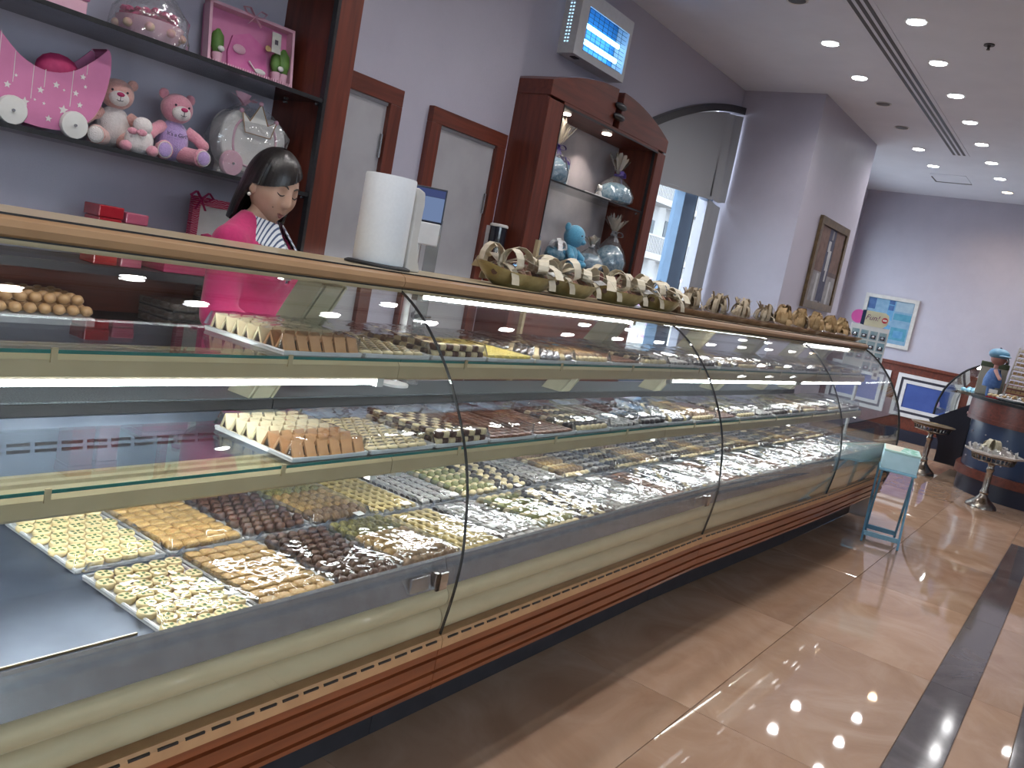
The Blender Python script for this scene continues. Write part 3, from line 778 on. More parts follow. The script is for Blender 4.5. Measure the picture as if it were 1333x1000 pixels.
def block(sx, sy, sz, seed, mat, n=6, name='sweet'):
    rr = random.Random(seed); mb = MB().ball((0,0,sz*.5), 1, 10, 6); out = []
    for x, y, z in mb.v:
        p = Vector((x, y, z-sz*.5)); f = lambda a: math.copysign(abs(a)**.45, a)
        out.append((f(p.x)*sx/2*(1+rr.uniform(-.05,.05)), f(p.y)*sy/2*(1+rr.uniform(-.05,.05)), sz*.5+f(p.z)*sz/2))
    mb.v = out; return mb.mesh(name, mat, 60)
K['sesame'] = block(.040, .032, .020, 3, C_['sesame'])
K['choc'] = bumpy((0,0,.012), (.017,.015,.014), 9, 6, .16, 5).mesh('sweet', C_['choc'], 60)
for k_, c_ in (('nutg','nutg'),('nutb','nutb'),('nutd','nutd')):
    K[k_] = bumpy((0,0,.014), (.018,.017,.016), 10, 7, .10, 8).mesh('sweet', C_[c_], 60)
pts = [(.015*math.cos(a)-.004, .015*math.sin(a), .008) for a in [R(-100+200*i/7) for i in range(8)]]
K['cashew'] = MB().tube(pts, [.003,.006,.007,.0075,.0075,.007,.006,.003], 7).mesh('sweet', C_['cashew'], 60)
K['drizzle'] = block(.046, .024, .018, 11, C_['drizzle'])
K['creamrow'] = bumpy((0,0,.011), (.019,.013,.012), 10, 6, .05, 4).mesh('sweet', C_['cream'], 60)
K['darkrow'] = bumpy((0,0,.011), (.019,.013,.012), 10, 6, .05, 4).mesh('sweet', C_['dkb'], 60)
K['olive'] = bumpy((0,0,.013), (.018,.016,.015), 10, 7, .06, 6).mesh('sweet', C_['olive'], 60)
def wedge(mat):
    w, b, h, t = .034, .044, .044, .005; m = MB()
    o = [(-b/2,0),(0,h),(b/2,0)]; i_ = [(-b/2+t*1.9,t),(0,h-t*2.3),(b/2-t*1.9,t)]
    for a in (0, 1, 2):
        c = (a+1) % 3; m.prism([o[a], o[c], i_[c], i_[a]], -w/2, w/2, 'x', 0)
    m.prism([(p*.98, q*.98+.0005) for p, q in i_], -w/2+.004, w/2-.004, 'x', 1)  # dark plug paints the shade inside the open ends
    return m.mesh('pastry_roll', [mat, C_['filling']])
K['wedge_c'] = wedge(C_['pastry']); K['wedge_b'] = wedge(C_['toast'])
m = MB().ball((0,0,.007), (.020,.0155,.008), 12, 6)
K['leafc'] = m.mesh('cookie', C_['cream'], 60)
m = MB(); m.ball((0,0,.0135), (.013,.004,.0025), 8, 5); K['leafc_p'] = m.mesh('dark_leaf', C_['dkb'], 60)
K['blk_d'] = block(.0285, .0285, .021, 21, C_['choc']); K['blk_c'] = block(.0285, .0285, .021, 22, C_['cream'])
K['sq'] = block(.038, .030, .013, 23, C_['brown']); K['sqd'] = block(.038, .030, .016, 24, C_['choc']); K['yel'] = block(.036, .03, .016, 25, C_['yellow'])

K['silv'] = bumpy((0,0,.013), (.019,.015,.013), 9, 6, .14, 26).mesh('sweet', C_['silver_glare'], 30)

def mesh_join(name, items, mats):
    """items: (mesh, x, y, rz): one joined mesh for a far tray"""
    vs, fs, mi = [], [], []; idx = {m_.name: i for i, m_ in enumerate(mats)}
    for me, x, y, rz in items:
        o = len(vs); c, s = math.cos(rz), math.sin(rz)
        vs += [(x + v.co.x*c - v.co.y*s, y + v.co.x*s + v.co.y*c, v.co.z) for v in me.vertices]
        for p in me.polygons: fs.append(tuple(o+i for i in p.vertices)); mi.append(idx[me.materials[p.material_index].name])
    me = bpy.data.meshes.new(name); me.from_pydata(vs, [], fs)
    for m_ in mats: me.materials.append(m_)
    me.polygons.foreach_set('material_index', mi); me.polygons.foreach_set('use_smooth', [True]*len(fs)); me.set_sharp_from_angle(angle=R(60))
    return me
def layout(kinds, w, d, nx, ny, stag=0., jit=.0012, rz=.12, seed=0, front_first=True):
    """kinds(i, j) -> mesh key; returns (key, x, y, rz)"""
    rr = random.Random(seed); out = []
    sx, sy = (w-.012)/nx, (d-.014)/ny
    for j in range(ny):
        for i in range(nx):
            k = kinds(i, j)
            if not k: continue
            x = -w/2+.006+sx*(i+.5) + (stag*sx*(.25 if j % 2 else -.25)); y = -d/2+.007+sy*(j+.5)
            out.append((k, x + rr.uniform(-jit, jit), y + rr.uniform(-jit, jit), rr.uniform(-rz, rz), i, j))
    return out
def tray(kind, x, y, z, label, group, v):
    me, wr = TR[kind]
    o = inst('sweets_tray', me, None, (x, y+off(x), z)); tag(o, label, 'tray', group)
    w = inst('plastic_wrap', wr[v % 4], o, (0, 0, .004), (0, 0, PI if v % 3 == 1 else 0))
    return o
def fill(base, items, lab, cat, grp, name, child=None, dz=.0045):
    for k, x, y, rz, i, j in items:
        l = lab(k) if callable(lab) else lab
        l = '%s%s, %s row, %s from left' % (l, ' upper layer' if dz > .02 else '', ordn[j], ordn[i])
        o = inst(name(k) if callable(name) else name, K[k], None, (base[0]+x, base[1]+y, base[2]+dz), (0, 0, rz))
        tag(o, l, cat, grp)
        if child and k in child: inst(child[k][0], child[k][1], o)

ROWN = {0: 'front-row', 1: 'back-row'}
# what the near deck trays hold: (key function, nx, ny, stagger, sweet label, category, tray words)
NEAR = [
 (lambda i, j: 'cookie', 5, 8, 1, 'round pale cookie with green four-leaf print', 'cookie', 'round green-leaf cookies', 'cookie'),
 (lambda i, j: 'sesame', 5, 9, 0, 'golden sesame-coated sweet roll', 'sweet', 'golden sesame rolls', 'sesame_roll'),
 (lambda i, j: 'choc', 6, 10, 1, 'lumpy dark chocolate cluster', 'chocolate', 'dark chocolate clusters', 'chocolate_cluster'),
 (lambda i, j: ('nutd','nutb','nutb','nutg')[min(3, j//2)], 6, 9, 0, 'round nut-crusted sweet ball', 'sweet', 'nut-crusted balls', 'nut_ball'),
 (lambda i, j: 'cashew', 6, 10, 0, 'pale crescent cashew sweet', 'sweet', 'pale crescent sweets', 'crescent_sweet'),
 (lambda i, j: 'drizzle', 4, 12, 0, 'dark bar with white drizzle', 'sweet', 'white-drizzled dark bars', 'drizzled_bar'),
 (lambda i, j: 'olive' if j % 2 else 'creamrow', 5, 11, 0, 'sweet from alternating green and cream rows', 'sweet', 'alternating green and cream rows', 'green_cream_sweet'),
 (lambda i, j: 'creamrow' if (i+j//2) % 2 else 'darkrow', 5, 11, 0, 'sweet from mixed black and cream rows', 'sweet', 'mixed black and cream sweets', 'black_cream_sweet'),
 (lambda i, j: 'drizzle', 4, 12, 0, 'farther drizzled dark bar', 'sweet', 'a second load of drizzled dark bars', 'drizzled_bar'),
]
FARK = {
 'drizzled bars': [(lambda i, j: 'drizzle', 4, 12, 0)], 'black and cream rows': [(lambda i, j: 'darkrow' if j % 3 else 'creamrow', 5, 11, 0)],
 'chocolate squares': [(lambda i, j: 'sq', 6, 9, 0)], 'nut and cream balls': [(lambda i, j: 'creamrow' if j % 3 == 0 else 'nutd' if j % 2 else 'nutb', 6, 9, 0)],
 'glare-silvered sweets': [(lambda i, j: 'silv' if (i*3+j) % 4 else 'creamrow', 5, 10, 0)], 'black and white sweets': [(lambda i, j: 'drizzle' if j % 2 else 'darkrow', 4, 12, 0)],  # silver pieces stand in for glare on the film
}
far_me = {}
ALLM = list(C_.values())
def far_mesh(nm, w, d):
    k = (nm, w)
    if k not in far_me:
        fn, nx, ny, st = FARK[nm][0]
        if w > .24: nx += 1; ny += 1
        it = [(K[a], x, y, r) for a, x, y, r, *_ in layout(fn, w, d, nx, ny, st, seed=len(far_me))]
        used = []
        for me, *_ in it:
            for m_ in me.materials:
                if m_ not in used: used.append(m_)
        far_me[k] = mesh_join('tray_of_sweets', it, used)
    return far_me[k]
YR = {0: 1.457, 1: 1.811}
fk = list(FARK)
for row in (0, 1):
    for n in range(26):
        x = .93 + .222*n + .108
        if x > 6.68: break
        y = YR[row]; z = DK + .0005
        if n < len(NEAR):
            fn, nx, ny, st, sl, cat, words, nm = NEAR[n]
            tray('deck', x, y, z, '%s deck tray of %s under clear film' % (ROWN[row], words), 'trays on the counter deck', n+row)
            fill((x, y+off(x), z), layout(fn, DW, DD, nx, ny, st, seed=n*7+row), '%s, %s deck tray' % (sl, ROWN[row]), cat, '%s in the %s deck tray' % (words, ROWN[row]),
                 nm, {'cookie': ('leaf_print', K['leafprint'])} if n == 0 else None)
        else:
            nm = fk[(n*2+row*3) % len(fk)]; q = n-len(NEAR)
            where = '%s %s deck tray beyond the drizzled bars' % (ordn[q], ROWN[row])
            tray('deck', x, y, z, 'film-wrapped %s, holding %s' % (where, nm), 'trays on the counter deck', n+row)
            o = inst('tray_of_sweets', far_mesh(nm, DW, DD), None, (x, y+off(x), z+.0045))
            tag(o, '%s filling the %s' % (nm, where), 'sweets', None, 'stuff')

SHELF = {
 'upper': (SH1, 1.722, 1.32, [
  (lambda i, j: 'wedge_b' if j < 2 else 'wedge_c', 6, 7, 0, 'folded pastry roll', 'pastry', 'cream and brown folded pastry rolls', 'pastry_roll'),
  (lambda i, j: 'leafc', 6, 11, 1, 'flat cream cookie with a dark leaf', 'cookie', 'flat dark-leaf cookies', 'leaf_cookie'),
  (lambda i, j: 'blk_d' if (i+j) % 2 else 'blk_c', 8, 11, 0, 'small dark or cream cube of the checkered block', 'sweet', 'stacked dark and cream cubes', 'sweet_cube'),
  (lambda i, j: 'yel', 6, 10, 0, 'yellow sweet square', 'sweet', 'yellow sweet squares', 'yellow_square')]),
 'lower': (SH2, 1.690, 1.37, [
  (lambda i, j: 'wedge_b' if j < 3 else 'wedge_c', 6, 7, 0, 'folded pastry roll', 'pastry', 'cream and brown folded pastry rolls', 'pastry_roll'),
  (lambda i, j: 'leafc', 6, 11, 1, 'flat cream cookie with a dark leaf', 'cookie', 'flat dark-leaf cookies', 'leaf_cookie'),
  (lambda i, j: 'blk_d' if (i+j) % 2 else 'blk_c', 8, 11, 0, 'small dark or cream cube of the checkered block', 'sweet', 'stacked dark and cream cubes', 'sweet_cube'),
  (lambda i, j: 'sq', 6, 10, 0, 'flat milk chocolate square', 'chocolate', 'flat milk chocolate squares', 'chocolate_square')])}
for lv, (zs, yc, xs0, near) in SHELF.items():
    for n in range(24):
        x = xs0 + .27*n + .133
        if x > 6.64: break
        z = zs + .0005
        if n < len(near):
            fn, nx, ny, st, sl, cat, words, nm = near[n]
            tray('shelf', x, yc, z, '%s-shelf tray of %s under clear film' % (lv, words), 'trays on the glass shelves', n)
            def lab(k, sl=sl, lv=lv):
                if k == 'wedge_b': return 'brown folded pastry roll, %s-shelf tray' % lv
                if k == 'wedge_c': return 'cream folded pastry roll, %s-shelf tray' % lv
                if k == 'blk_d': return 'dark cube of the checkered %s-shelf block' % lv
                if k == 'blk_c': return 'cream cube of the checkered %s-shelf block' % lv
                return '%s, %s-shelf tray' % (sl, lv)
            fill((x, yc+off(x), z), layout(fn, SW, SD_, nx, ny, st, seed=n+50, rz=.14 if nm == 'pastry_roll' else .05), lab, cat, '%s on the %s shelf' % (words, lv), nm, {'leafc': ('dark_leaf', K['leafc_p'])} if 'leaf' in nm else None)
            if nm == 'sweet_cube':
                fill((x, yc+off(x), z), layout(lambda i, j: ('blk_c' if (i+j) % 2 else 'blk_d') if (j == 0 or i == 0) else None, SW, SD_, nx, ny, st, seed=n+50, rz=.05), lab, cat, '%s on the %s shelf' % (words, lv), nm, None, .0255)
        else:
            nmf = fk[(n*5 + (2 if lv == 'upper' else 0)) % len(fk)]; q = n-len(near)
            where = '%s %s-shelf tray beyond the %s' % (ordn[q], lv, 'yellow squares' if lv == 'upper' else 'milk chocolate squares')
            tray('shelf', x, yc, z, 'film-wrapped %s, holding %s' % (where, nmf), 'trays on the glass shelves', n)
            o = inst('tray_of_sweets', far_mesh(nmf, SW, SD_), None, (x, yc+off(x), z+.0045))
            tag(o, '%s filling the %s' % (nmf, where), 'sweets', None, 'stuff')
# ---- price cards on the trays
cm = MB().box((-.016, -.011, 0), (.016, .011, .001)).mesh('price_card', M['card'])
for i, (x, y, rz) in enumerate([(1.71,1.60,.1),(1.92,1.615,-.1),(2.16,1.62,.15),(2.50,1.60,-.05),(2.72,1.62,.2),(2.03,1.36,.1),(2.93,1.60,0)]):
    o = inst('price_card', cm, None, (x, y, DK+.0475), (R(6), 0, rz))
    tag(o, ['blank white price card on the nut-crusted balls, back row', 'blank white price card on the pale crescents, back row', 'blank white price card on the drizzled bars, back row', 'blank white price card on the black and cream sweets, back row', 'blank white price card on the second drizzled bars, back row', 'blank white price card on the front-row drizzled bars by the glass', 'blank white price card on the first tray beyond the drizzled bars'][i], 'price card', 'white price cards')
# ================================================================== wall shelves behind the counter
M['pink'] = pr('pink_card', (.52, .17, .32), .55, noise=(15, (.48, .15, .29)))
M['pink_lt'] = pr('pale_pink', (.62, .36, .44), .6, noise=(20, (.58, .32, .40)))
M['pinkplush'] = pr('pink_plush', (.62, .27, .33), .95, noise=(120, (.55, .22, .28)), bump=(200, .8, .004), sheen=.4)
M['peachplush'] = pr('peach_plush', (.60, .33, .29), .95, noise=(120, (.52, .27, .24)), bump=(200, .8, .004), sheen=.4)
M['lilacplush'] = pr('lilac_plush', (.40, .28, .52), .95, noise=(120, (.34, .23, .46)), bump=(200, .8, .004), sheen=.4)
M['whiteplush'] = pr('white_plush', (.66, .60, .58), .95, noise=(120, (.60, .54, .52)), bump=(200, .8, .004), sheen=.4)
M['rose'] = pr('deep_rose_cloth', (.42, .03, .12), .7, noise=(60, (.36, .02, .10)))
M['red_box'] = pr('red_acrylic', (.28, .012, .02), .2, noise=(20, (.34, .02, .03)), coat=.4)
M['pink_box'] = pr('pink_acrylic', (.42, .10, .16), .3, noise=(20, (.36, .08, .13)), coat=.3)
M['leaf'] = pr('green_leaf', (.06, .14, .02), .6, noise=(30, (.10, .20, .04)))
M['offwhite'] = pr('off_white_paint', (.62, .60, .57), .55, noise=(15, (.57, .55, .52)))
M['silverp'] = pr('pale_silver_tag', (.55, .54, .50), .4, .3, noise=(60, (.48, .47, .44)))

su = thing('gift_shelf_unit', 'dark mahogany wall unit with smoked glass shelves of pink gifts', 'shelf unit', (.8, 3.12, 0))
def S(name, mb, mat, **k):
    mb.v = [(a-.8, b-3.12, c) for a, b, c in mb.v]; return mb.build(name, mat, su, **k)
S('side_panel', MB().box((2.515, 2.95, 0), (2.643, 3.30, ZC-.02)), M['mahog_v'], bevel=.003)
S('edge_strip', MB().box((2.498, 2.944, 0), (2.515, 2.972, ZC-.02)), M['black'])
S('side_panel', MB().box((-1.05, 2.95, 0), (-.92, 3.30, ZC-.02)), M['mahog_v'], bevel=.003)
for z in (1.925, 1.525, 2.38, 2.85):
    s_ = S('shelf', MB().box((-.92, 2.955, z-.012), (2.514, 3.298, z)), M['smoke'])
    m = MB().box((-.92, 2.948, z-.014), (2.497, 2.9545, z+.002)); m.v = [(a-.8, b-3.12, c) for a, b, c in m.v]; m.build('shelf_edge', M['black'], s_)
    for yy in (2.99, 3.2): S('shelf_peg', MB().lathe([(.006,-.02),(.006,.0)], (2.515, yy, z-.02), 8, axis='x'), M['steel'])
S('base_shelf', MB().box((-.92, 2.945, 1.080), (2.514, 3.298, 1.112)), M['kick'])
S('splash_panel', MB().box((-.92, 3.27, .902), (2.514, 3.298, 1.079)), M['mahog'])
S('cabinet_body', MB().box((-.92, 2.82, .1), (2.514, 3.298, .86)), M['mahog'])
S('plinth', MB().box((-.92, 2.86, 0), (2.514, 3.298, .0995)), M['black'])
S('cabinet_top', MB().box((-.92, 2.79, .8605), (2.514, 3.298, .90)), M['granite_edge'], bevel=.003)
for k in range(5):
    d = S('cabinet_door', MB().box((-.90+.68*k, 2.80, .13), (-.90+.68*k+.66, 2.8195, .84)), M['mahog_v'], bevel=.003)
    m = MB().bar((-.90+.68*k+.6, 2.785, .6), (-.90+.68*k+.6, 2.785, .74), .012); m.v = [(a-.8, b-3.12, c) for a, b, c in m.v]; m.build('handle', M['steel'], d)

# ---- crescent pram box
pmx, pmy, pz = 1.418, 3.05, 1.526
pg = thing('crescent_pram', 'pink crescent-shaped pram gift box with white stars and wheels', 'gift box', (pmx, pmy, pz))
half = [(0,.016),(.06,.020),(.11,.036),(.155,.072),(.188,.125),(.205,.19),(.212,.25),(.210,.295),(.203,.322),(.192,.326)]
inn = [(.192,.326),(.165,.295),(.13,.26),(.09,.228),(.045,.208),(0,.201)]
right = catmull(half, 2) + catmull(inn, 2)[1:]
poly = right + [(-x, z) for x, z in right[::-1][1:-1]]
MB().prism(poly, 0, .006, 'y').build('front_board', M['pink'], pg)
MB().prism(poly, .11, .116, 'y').build('back_board', M['pink'], pg)
low = [p for p in catmull(half, 2)]; low = [(-x, z) for x, z in low[::-1]] + low[1:]
m = MB()
for a, b in zip(low[:-1], low[1:]): m.add([(a[0],.006,a[1]+.002),(b[0],.006,b[1]+.002),(b[0],.11,b[1]+.002),(a[0],.11,a[1]+.002),(a[0],.006,a[1]+.006),(b[0],.006,b[1]+.006),(b[0],.11,b[1]+.006),(a[0],.11,a[1]+.006)], [(0,3,2,1),(4,5,6,7),(0,1,5,4),(2,3,7,6)])
m.build('side_band', M['pink'], pg)
for wx in (-.101, .101):
    wh = MB().lathe([(.0005,-.016),(.044,-.016),(.047,-.012),(.047,.0),(.0005,.0)], (wx, -.004, .048), 24, axis='y', cap=False).build('wheel', M['offwhite'], pg, smooth=40)
    MB().lathe([(.005,-.006),(.005,0)], (wx, -.020, .048), 10, axis='y').build('hub', M['steel'], wh)
def star(mb, x, z, r, y=-.0012):
    mb.prism([(x + (r if k % 2 == 0 else r*.45)*math.sin(k*PI/5), z + (r if k % 2 == 0 else r*.45)*math.cos(k*PI/5)) for k in range(10)], y, 0, 'y')
for x, z, r in [(-.165,.19,.012),(-.118,.125,.012),(-.061,.085,.016),(-.015,.135,.012),(.033,.165,.012),(.065,.09,.017),(.118,.215,.011),(.10,.155,.011),(.118,.12,.011),(-.03,.10,.005),(-.095,.16,.006),(.0,.095,.006),(.13,.185,.007),(.02,.05,.012),(-.085,.04,.006),(.06,.155,.005)]:
    m = MB(); star(m, x, z, r); m.build('star', M['offwhite'], pg)
for x, z0, z1 in [(-.103,.235,.137),(-.043,.21,.10),(-.005,.205,.147),(.085,.228,.107),(.13,.262,.226),(-.15,.285,.202)]:
    MB().box((x-.0009, -.001, z1), (x+.0009, 0, z0)).build('string', M['offwhite'], pg)
MB().ball((.06, .06, .215), (.075, .045, .06), 14, 8).build('tissue', M['rose'], pg, smooth=60)

# ---- teddy bears
def bear(name, label, loc, rz, fur, shirt, txt=None, sc=1.0, lean=0):
    t = thing(name, label, 'teddy bear', loc, rz, 'teddy bears on the glass shelf'); t.scale = (sc,)*3; t.rotation_euler = (0, lean, rz)
    MB().ball((0,0,.085), (.062,.055,.078), 16, 10).build('body', shirt, t, smooth=60)
    h = MB().ball((0,-.008,.205), (.060,.054,.056), 18, 12).build('head', fur, t, smooth=60)
    MB().ball((0,-.052,.188), (.036,.026,.028), 14, 8).build('muzzle', M['whiteplush'], h, smooth=60)
    MB().ball((0,-.077,.201), (.014,.007,.008), 10, 6).build('nose', M['rose'], h, smooth=60)
    m = MB().tube([(0,-.079,.193),(0,-.079,.182),(0,-.077,.178)], .0012, 5)
    m.tube([(-.014,-.072,.184),(-.007,-.077,.178),(0,-.078,.178),(.007,-.077,.178),(.014,-.072,.184)], .0012, 5); m.build('mouth', M['ink'], h)
    for s in (-1, 1):
        MB().ball((s*.026,-.056,.214), .0045, 8, 6).build('eye', M['ink'], h, smooth=60)
        MB().ball((s*.052,.0,.25), (.020,.012,.020), 12, 8).build('ear', fur, t, smooth=60)
        arm = MB().tube([(s*.050,-.01,.128),(s*.080,-.030,.112),(s*.105,-.048,.088)], [.024,.022,.021], 10)
        arm.ball((s*.105,-.048,.088), .0215, 10, 7); arm.build('arm', fur, t, smooth=60)
        leg = MB().tube([(s*.038,-.02,.040),(s*.058,-.070,.036),(s*.072,-.11,.036)], [.034,.034,.032], 10).ball((s*.072,-.11,.038), (.033,.02,.036), 10, 7)
        lg = leg.build('leg', fur, t, smooth=60)
        MB().ball((s*.076,-.127,.038), (.024,.006,.027), 12, 7).build('foot_pad', M['whiteplush'] if txt is None else M['lilacplush'], lg, smooth=60)
        MB().tube([(s*.076+.026*math.cos(a), -.126, .038+.029*math.sin(a)) for a in [2*PI*i/16 for i in range(16)]], .0016, 4, closed=True).build('stitching', M['offwhite'], lg)
    if txt:
        me = text_mesh(txt, .0205, M['ink']); inst('shirt_lettering', me, t, (-.006, -.0568, .105), (R(84), 0, 0))
        m = MB()
        for k in range(14): a = R(-70+140*k/13); m.ball((.0635*math.sin(a), -.0565*math.cos(a), .055), .002, 5, 4)
        m.build('hem_stitching', M['offwhite'], t)
    return t
bear('teddy_bear', 'pink teddy bear in a lilac shirt lettered as a girl announcement', (1.925, 3.10, 1.526), R(-8), M['pinkplush'], M['lilacplush'], "It's a Girl!", 1.0)
b1 = bear('teddy_bear', 'peach teddy bear slumped behind the pram with a white toy on its lap', (1.715, 3.15, 1.526), R(-18), M['peachplush'], M['whiteplush'], None, .98, 0)
l1 = thing('plush_lamb', 'small white and pink plush held between the two teddy bears', 'plush toy', (1.735, 3.00, 1.526), R(-20))
MB().ball((0,0,.05), (.05,.035,.05), 14, 9).build('body', M['whiteplush'], l1, smooth=60)
MB().ball((.005,-.01,.10), (.034,.03,.032), 14, 9).build('head', M['whiteplush'], l1, smooth=60)
m = MB().ball((-.03,-.035,.075), (.018,.008,.012), 8, 6).ball((0,-.04,.075), (.018,.008,.012), 8, 6).ball((-.015,-.043,.075), .007, 8, 6); m.build('bow', M['pinkplush'], l1, smooth=60)
for s in (-1, 1): MB().ball((s*.045,-.02,.02), (.022,.03,.02), 10, 7).build('foot', M['pinkplush'], l1, smooth=60)

# ---- white pumpkin carriage in cellophane
pc = thing('carriage_box', 'white pumpkin-carriage gift box with gold crown and pink wheels in cellophane', 'gift box', (2.285, 3.08, 1.526))
hp = [(0,.03),(.07,.035),(.12,.06),(.152,.11),(.16,.17),(.148,.225),(.115,.262),(.075,.272),(.035,.255),(0,.24)]
pl = catmull(hp, 3); poly = pl + [(-x, z) for x, z in pl[::-1][1:-1]]
MB().prism(poly, 0, .09, 'y').build('body', M['offwhite'], pc, bevel=.012)
m = MB(); a_ = [(x*.66, .055+(z-.03)*.78) for x, z in poly]; m.tube([(x, -.002, z) for x, z in a_], .005, 6, closed=True); m.build('pink_trim', M['pink_lt'], pc, smooth=60)
cr_ = [(-.062,.19),(-.088,.272),(-.045,.238),(-.0,.318),(.045,.238),(.088,.262),(.066,.19)]
MB().prism(cr_, -.012, -.004, 'y').build('crown', M['offwhite'], pc)
M['goldline'] = pr('gold_line', (.42, .25, .13), .4, .4, noise=(40, (.36, .21, .1)))
MB().tube([(x, -.013, z) for x, z in cr_], .0025, 5, closed=True).build('crown_outline', M['goldline'], pc)
for k, (x, z) in enumerate([(-.088,.272),(0,.318),(.088,.262)]): MB().ball((x, -.009, z), .010, 10, 7).build('crown_ball', M['pink_lt'], pc, smooth=60)
for wx in (-.105, .105):
    wh = MB().lathe([(.0005,-.02),(.048,-.02),(.052,-.015),(.052,0),(.0005,0)], (wx, -.002, .053), 24, axis='y', cap=False).build('wheel', M['pink_lt'], pc, smooth=40)
    MB().lathe([(.005,-.006),(.005,0)], (wx, -.022, .053), 10, axis='y').build('hub', M['steel'], wh)
def crumple(w, d, h, seed, n=14):
    rr = random.Random(seed); m = MB()
    def fn(u, v):
        a = 2*PI*u; s = 1 - .12*v if v < .75 else .91 - 2.6*(v-.75)
        j = rr.uniform(-.012, .012) if v else 0
        c, q = math.cos(a), math.sin(a); f = lambda t: math.copysign(abs(t)**.5, t)
        return ((w/2*s+j)*f(c), (d/2*s+j)*f(q), h*v + j*.4)
    return m.grid(fn, n, 7, wrap=True)
o = crumple(.39, .17, .30, 4); o.v = [(x, y+.045, z+.002) for x, y, z in o.v]; o.build('cellophane', M['cello'], pc)
m = MB()
for k in range(10):
    a = random.uniform(0, 2*PI); m.strip([(-.04,.05,.30), (-.04+.03*math.cos(a), .05+.02*math.sin(a), .325), (-.04+.06*math.cos(a), .05+.03*math.sin(a), .335+.02*math.sin(a))], (math.sin(a), -math.cos(a), .3), .018)
m.build('bow', M['pink_lt'], pc)

# ---- top shelf: rose basket, framed pink gift, small pink box
bk = thing('rose_basket', 'pink basket of rose petals wrapped in clear cellophane on the upper shelf', 'gift basket', (1.78, 3.10, 1.927))
MB().lathe([(.088,.0),(.105,.03),(.118,.075),(.112,.075),(.10,.03),(.085,.006),(.0005,.006)], (0,0,0), 20, cap=False).build('basket', M['pink_lt'], bk, smooth=50)
m = MB()
for k in range(60):
    a = random.uniform(0, 2*PI); r_ = .10*math.sqrt(random.random()); bumpy((r_*math.cos(a), r_*math.sin(a), .085+random.uniform(-.01,.025)), (.017,.016,.011), 7, 5, .2, k, m)
pt = m.build('petals', M['rose'], bk, smooth=50); pt['kind'] = 'stuff'
m = MB()
for k in range(9):
    a = 2*PI*k/9; m.ball((.112*math.cos(a), .112*math.sin(a), .045), (.018,.018,.016), 8, 6)
m.build('flowers', pr('yellow_pink_flowers', (.60,.42,.25), .7, noise=(30, (.6,.25,.3))), bk, smooth=50)
m = MB(); rr = random.Random(9)
m.grid(lambda u, v: ((lambda r_: (r_*math.cos(2*PI*u), r_*math.sin(2*PI*u), .24*v))((.132+rr.uniform(-.006,.006))*(1-.15*v if v < .4 else .94-1.35*(v-.4))+ .012)), 18, 8, wrap=True)
m.build('cellophane', M['cello'], bk, smooth=60)
m = MB()
for k in range(6):
    a = k*PI/3; m.strip([(0,0,.24), (.03*math.cos(a), .03*math.sin(a), .262), (.055*math.cos(a), .055*math.sin(a), .245), (.02*math.cos(a), .02*math.sin(a), .235)], (-math.sin(a), math.cos(a), 0), .016)
m.build('bow', M['rose'], bk)

fg = thing('framed_gift_box', 'shallow pink framed gift box with green topiaries and a bow', 'gift box', (2.285, 3.20, 1.931)); fg.rotation_euler = (R(-9), 0, R(-6))
MB().box((-.195, 0, 0), (.195, .02, .262)).build('back_board', M['pink'], fg)
for a, b in (((-.2,-.045,0),(-.188,0,.27)),((.188,-.045,0),(.2,0,.27)),((-.2,-.045,.258),(.2,0,.27))): MB().box(a, b).build('frame_side', M['pink_lt'], fg)
MB().box((-.215,-.05,0),(.205,.0,.008)).build('floor_board', M['pink_lt'], fg)
for k in range(36): MB().box((-.205+.0112*k, -.054, .008), (-.1985+.0112*k, -.050, .034)).build('picket', M['pink_lt'], fg)
for tx, s in ((-.15,.9),(.125,.8),(.16,1.0)):
    MB().lathe([(.016,.02),(.022,.07),(.0005,.07)], (tx, -.026, 0), 12, cap=False).build('pot', M['pink_lt'], fg, smooth=40)
    bumpy((tx, -.026, .07+.05*s), (.030*s,.02,.056*s), 12, 9, .12, 3).build('topiary', M['leaf'], fg, smooth=60)
for x in (-.145, .135): MB().ball((x, -.05, .085), (.015,.008,.012), 8, 6).build('flower', M['offwhite'], fg, smooth=60)
MB().prism([(-.09,.03),(-.095,.10),(-.075,.17),(0,.20),(.08,.16),(.09,.08),(.075,.03)], -.012, -.001, 'y').build('pink_cutout', pr('rose_pink_card', (.50,.10,.28), .6, noise=(20, (.55,.14,.32))), fg)
MB().ball((-.045,-.016,.12), (.03,.006,.02), 10, 6).build('cloud', M['pink_lt'], fg, smooth=60)
m = MB().ball((.055,-.018,.055), (.028,.005,.012), 10, 6); m.tube([(.035,-.02,.05),(.0,-.02,.085)], .003, 5); m.build('bird', M['offwhite'], fg, smooth=60)
m = MB()
for s in (-1, 1): m.strip([(0,-.048,.262),(s*.025,-.052,.292),(s*.055,-.05,.288),(s*.04,-.05,.268),(0,-.048,.262)], (0,1,0), .014); m.strip([(0,-.048,.262),(s*.03,-.05,.225)], (0,1,0), .012)
m.build('bow', M['pink_lt'], fg)
o = MB().box((.078,-.062,.14),(.122,-.060,.225)).build('price_tag', M['silverp'], fg)
MB().box((.092,-.0625,.175),(.108,-.062,.195)).build('tag_print', M['ink'], o)
MB().lathe([(.013,-.004),(.013,0)], (.062,-.058,.148), 14, axis='y').build('gold_seal', M['gold'], fg)

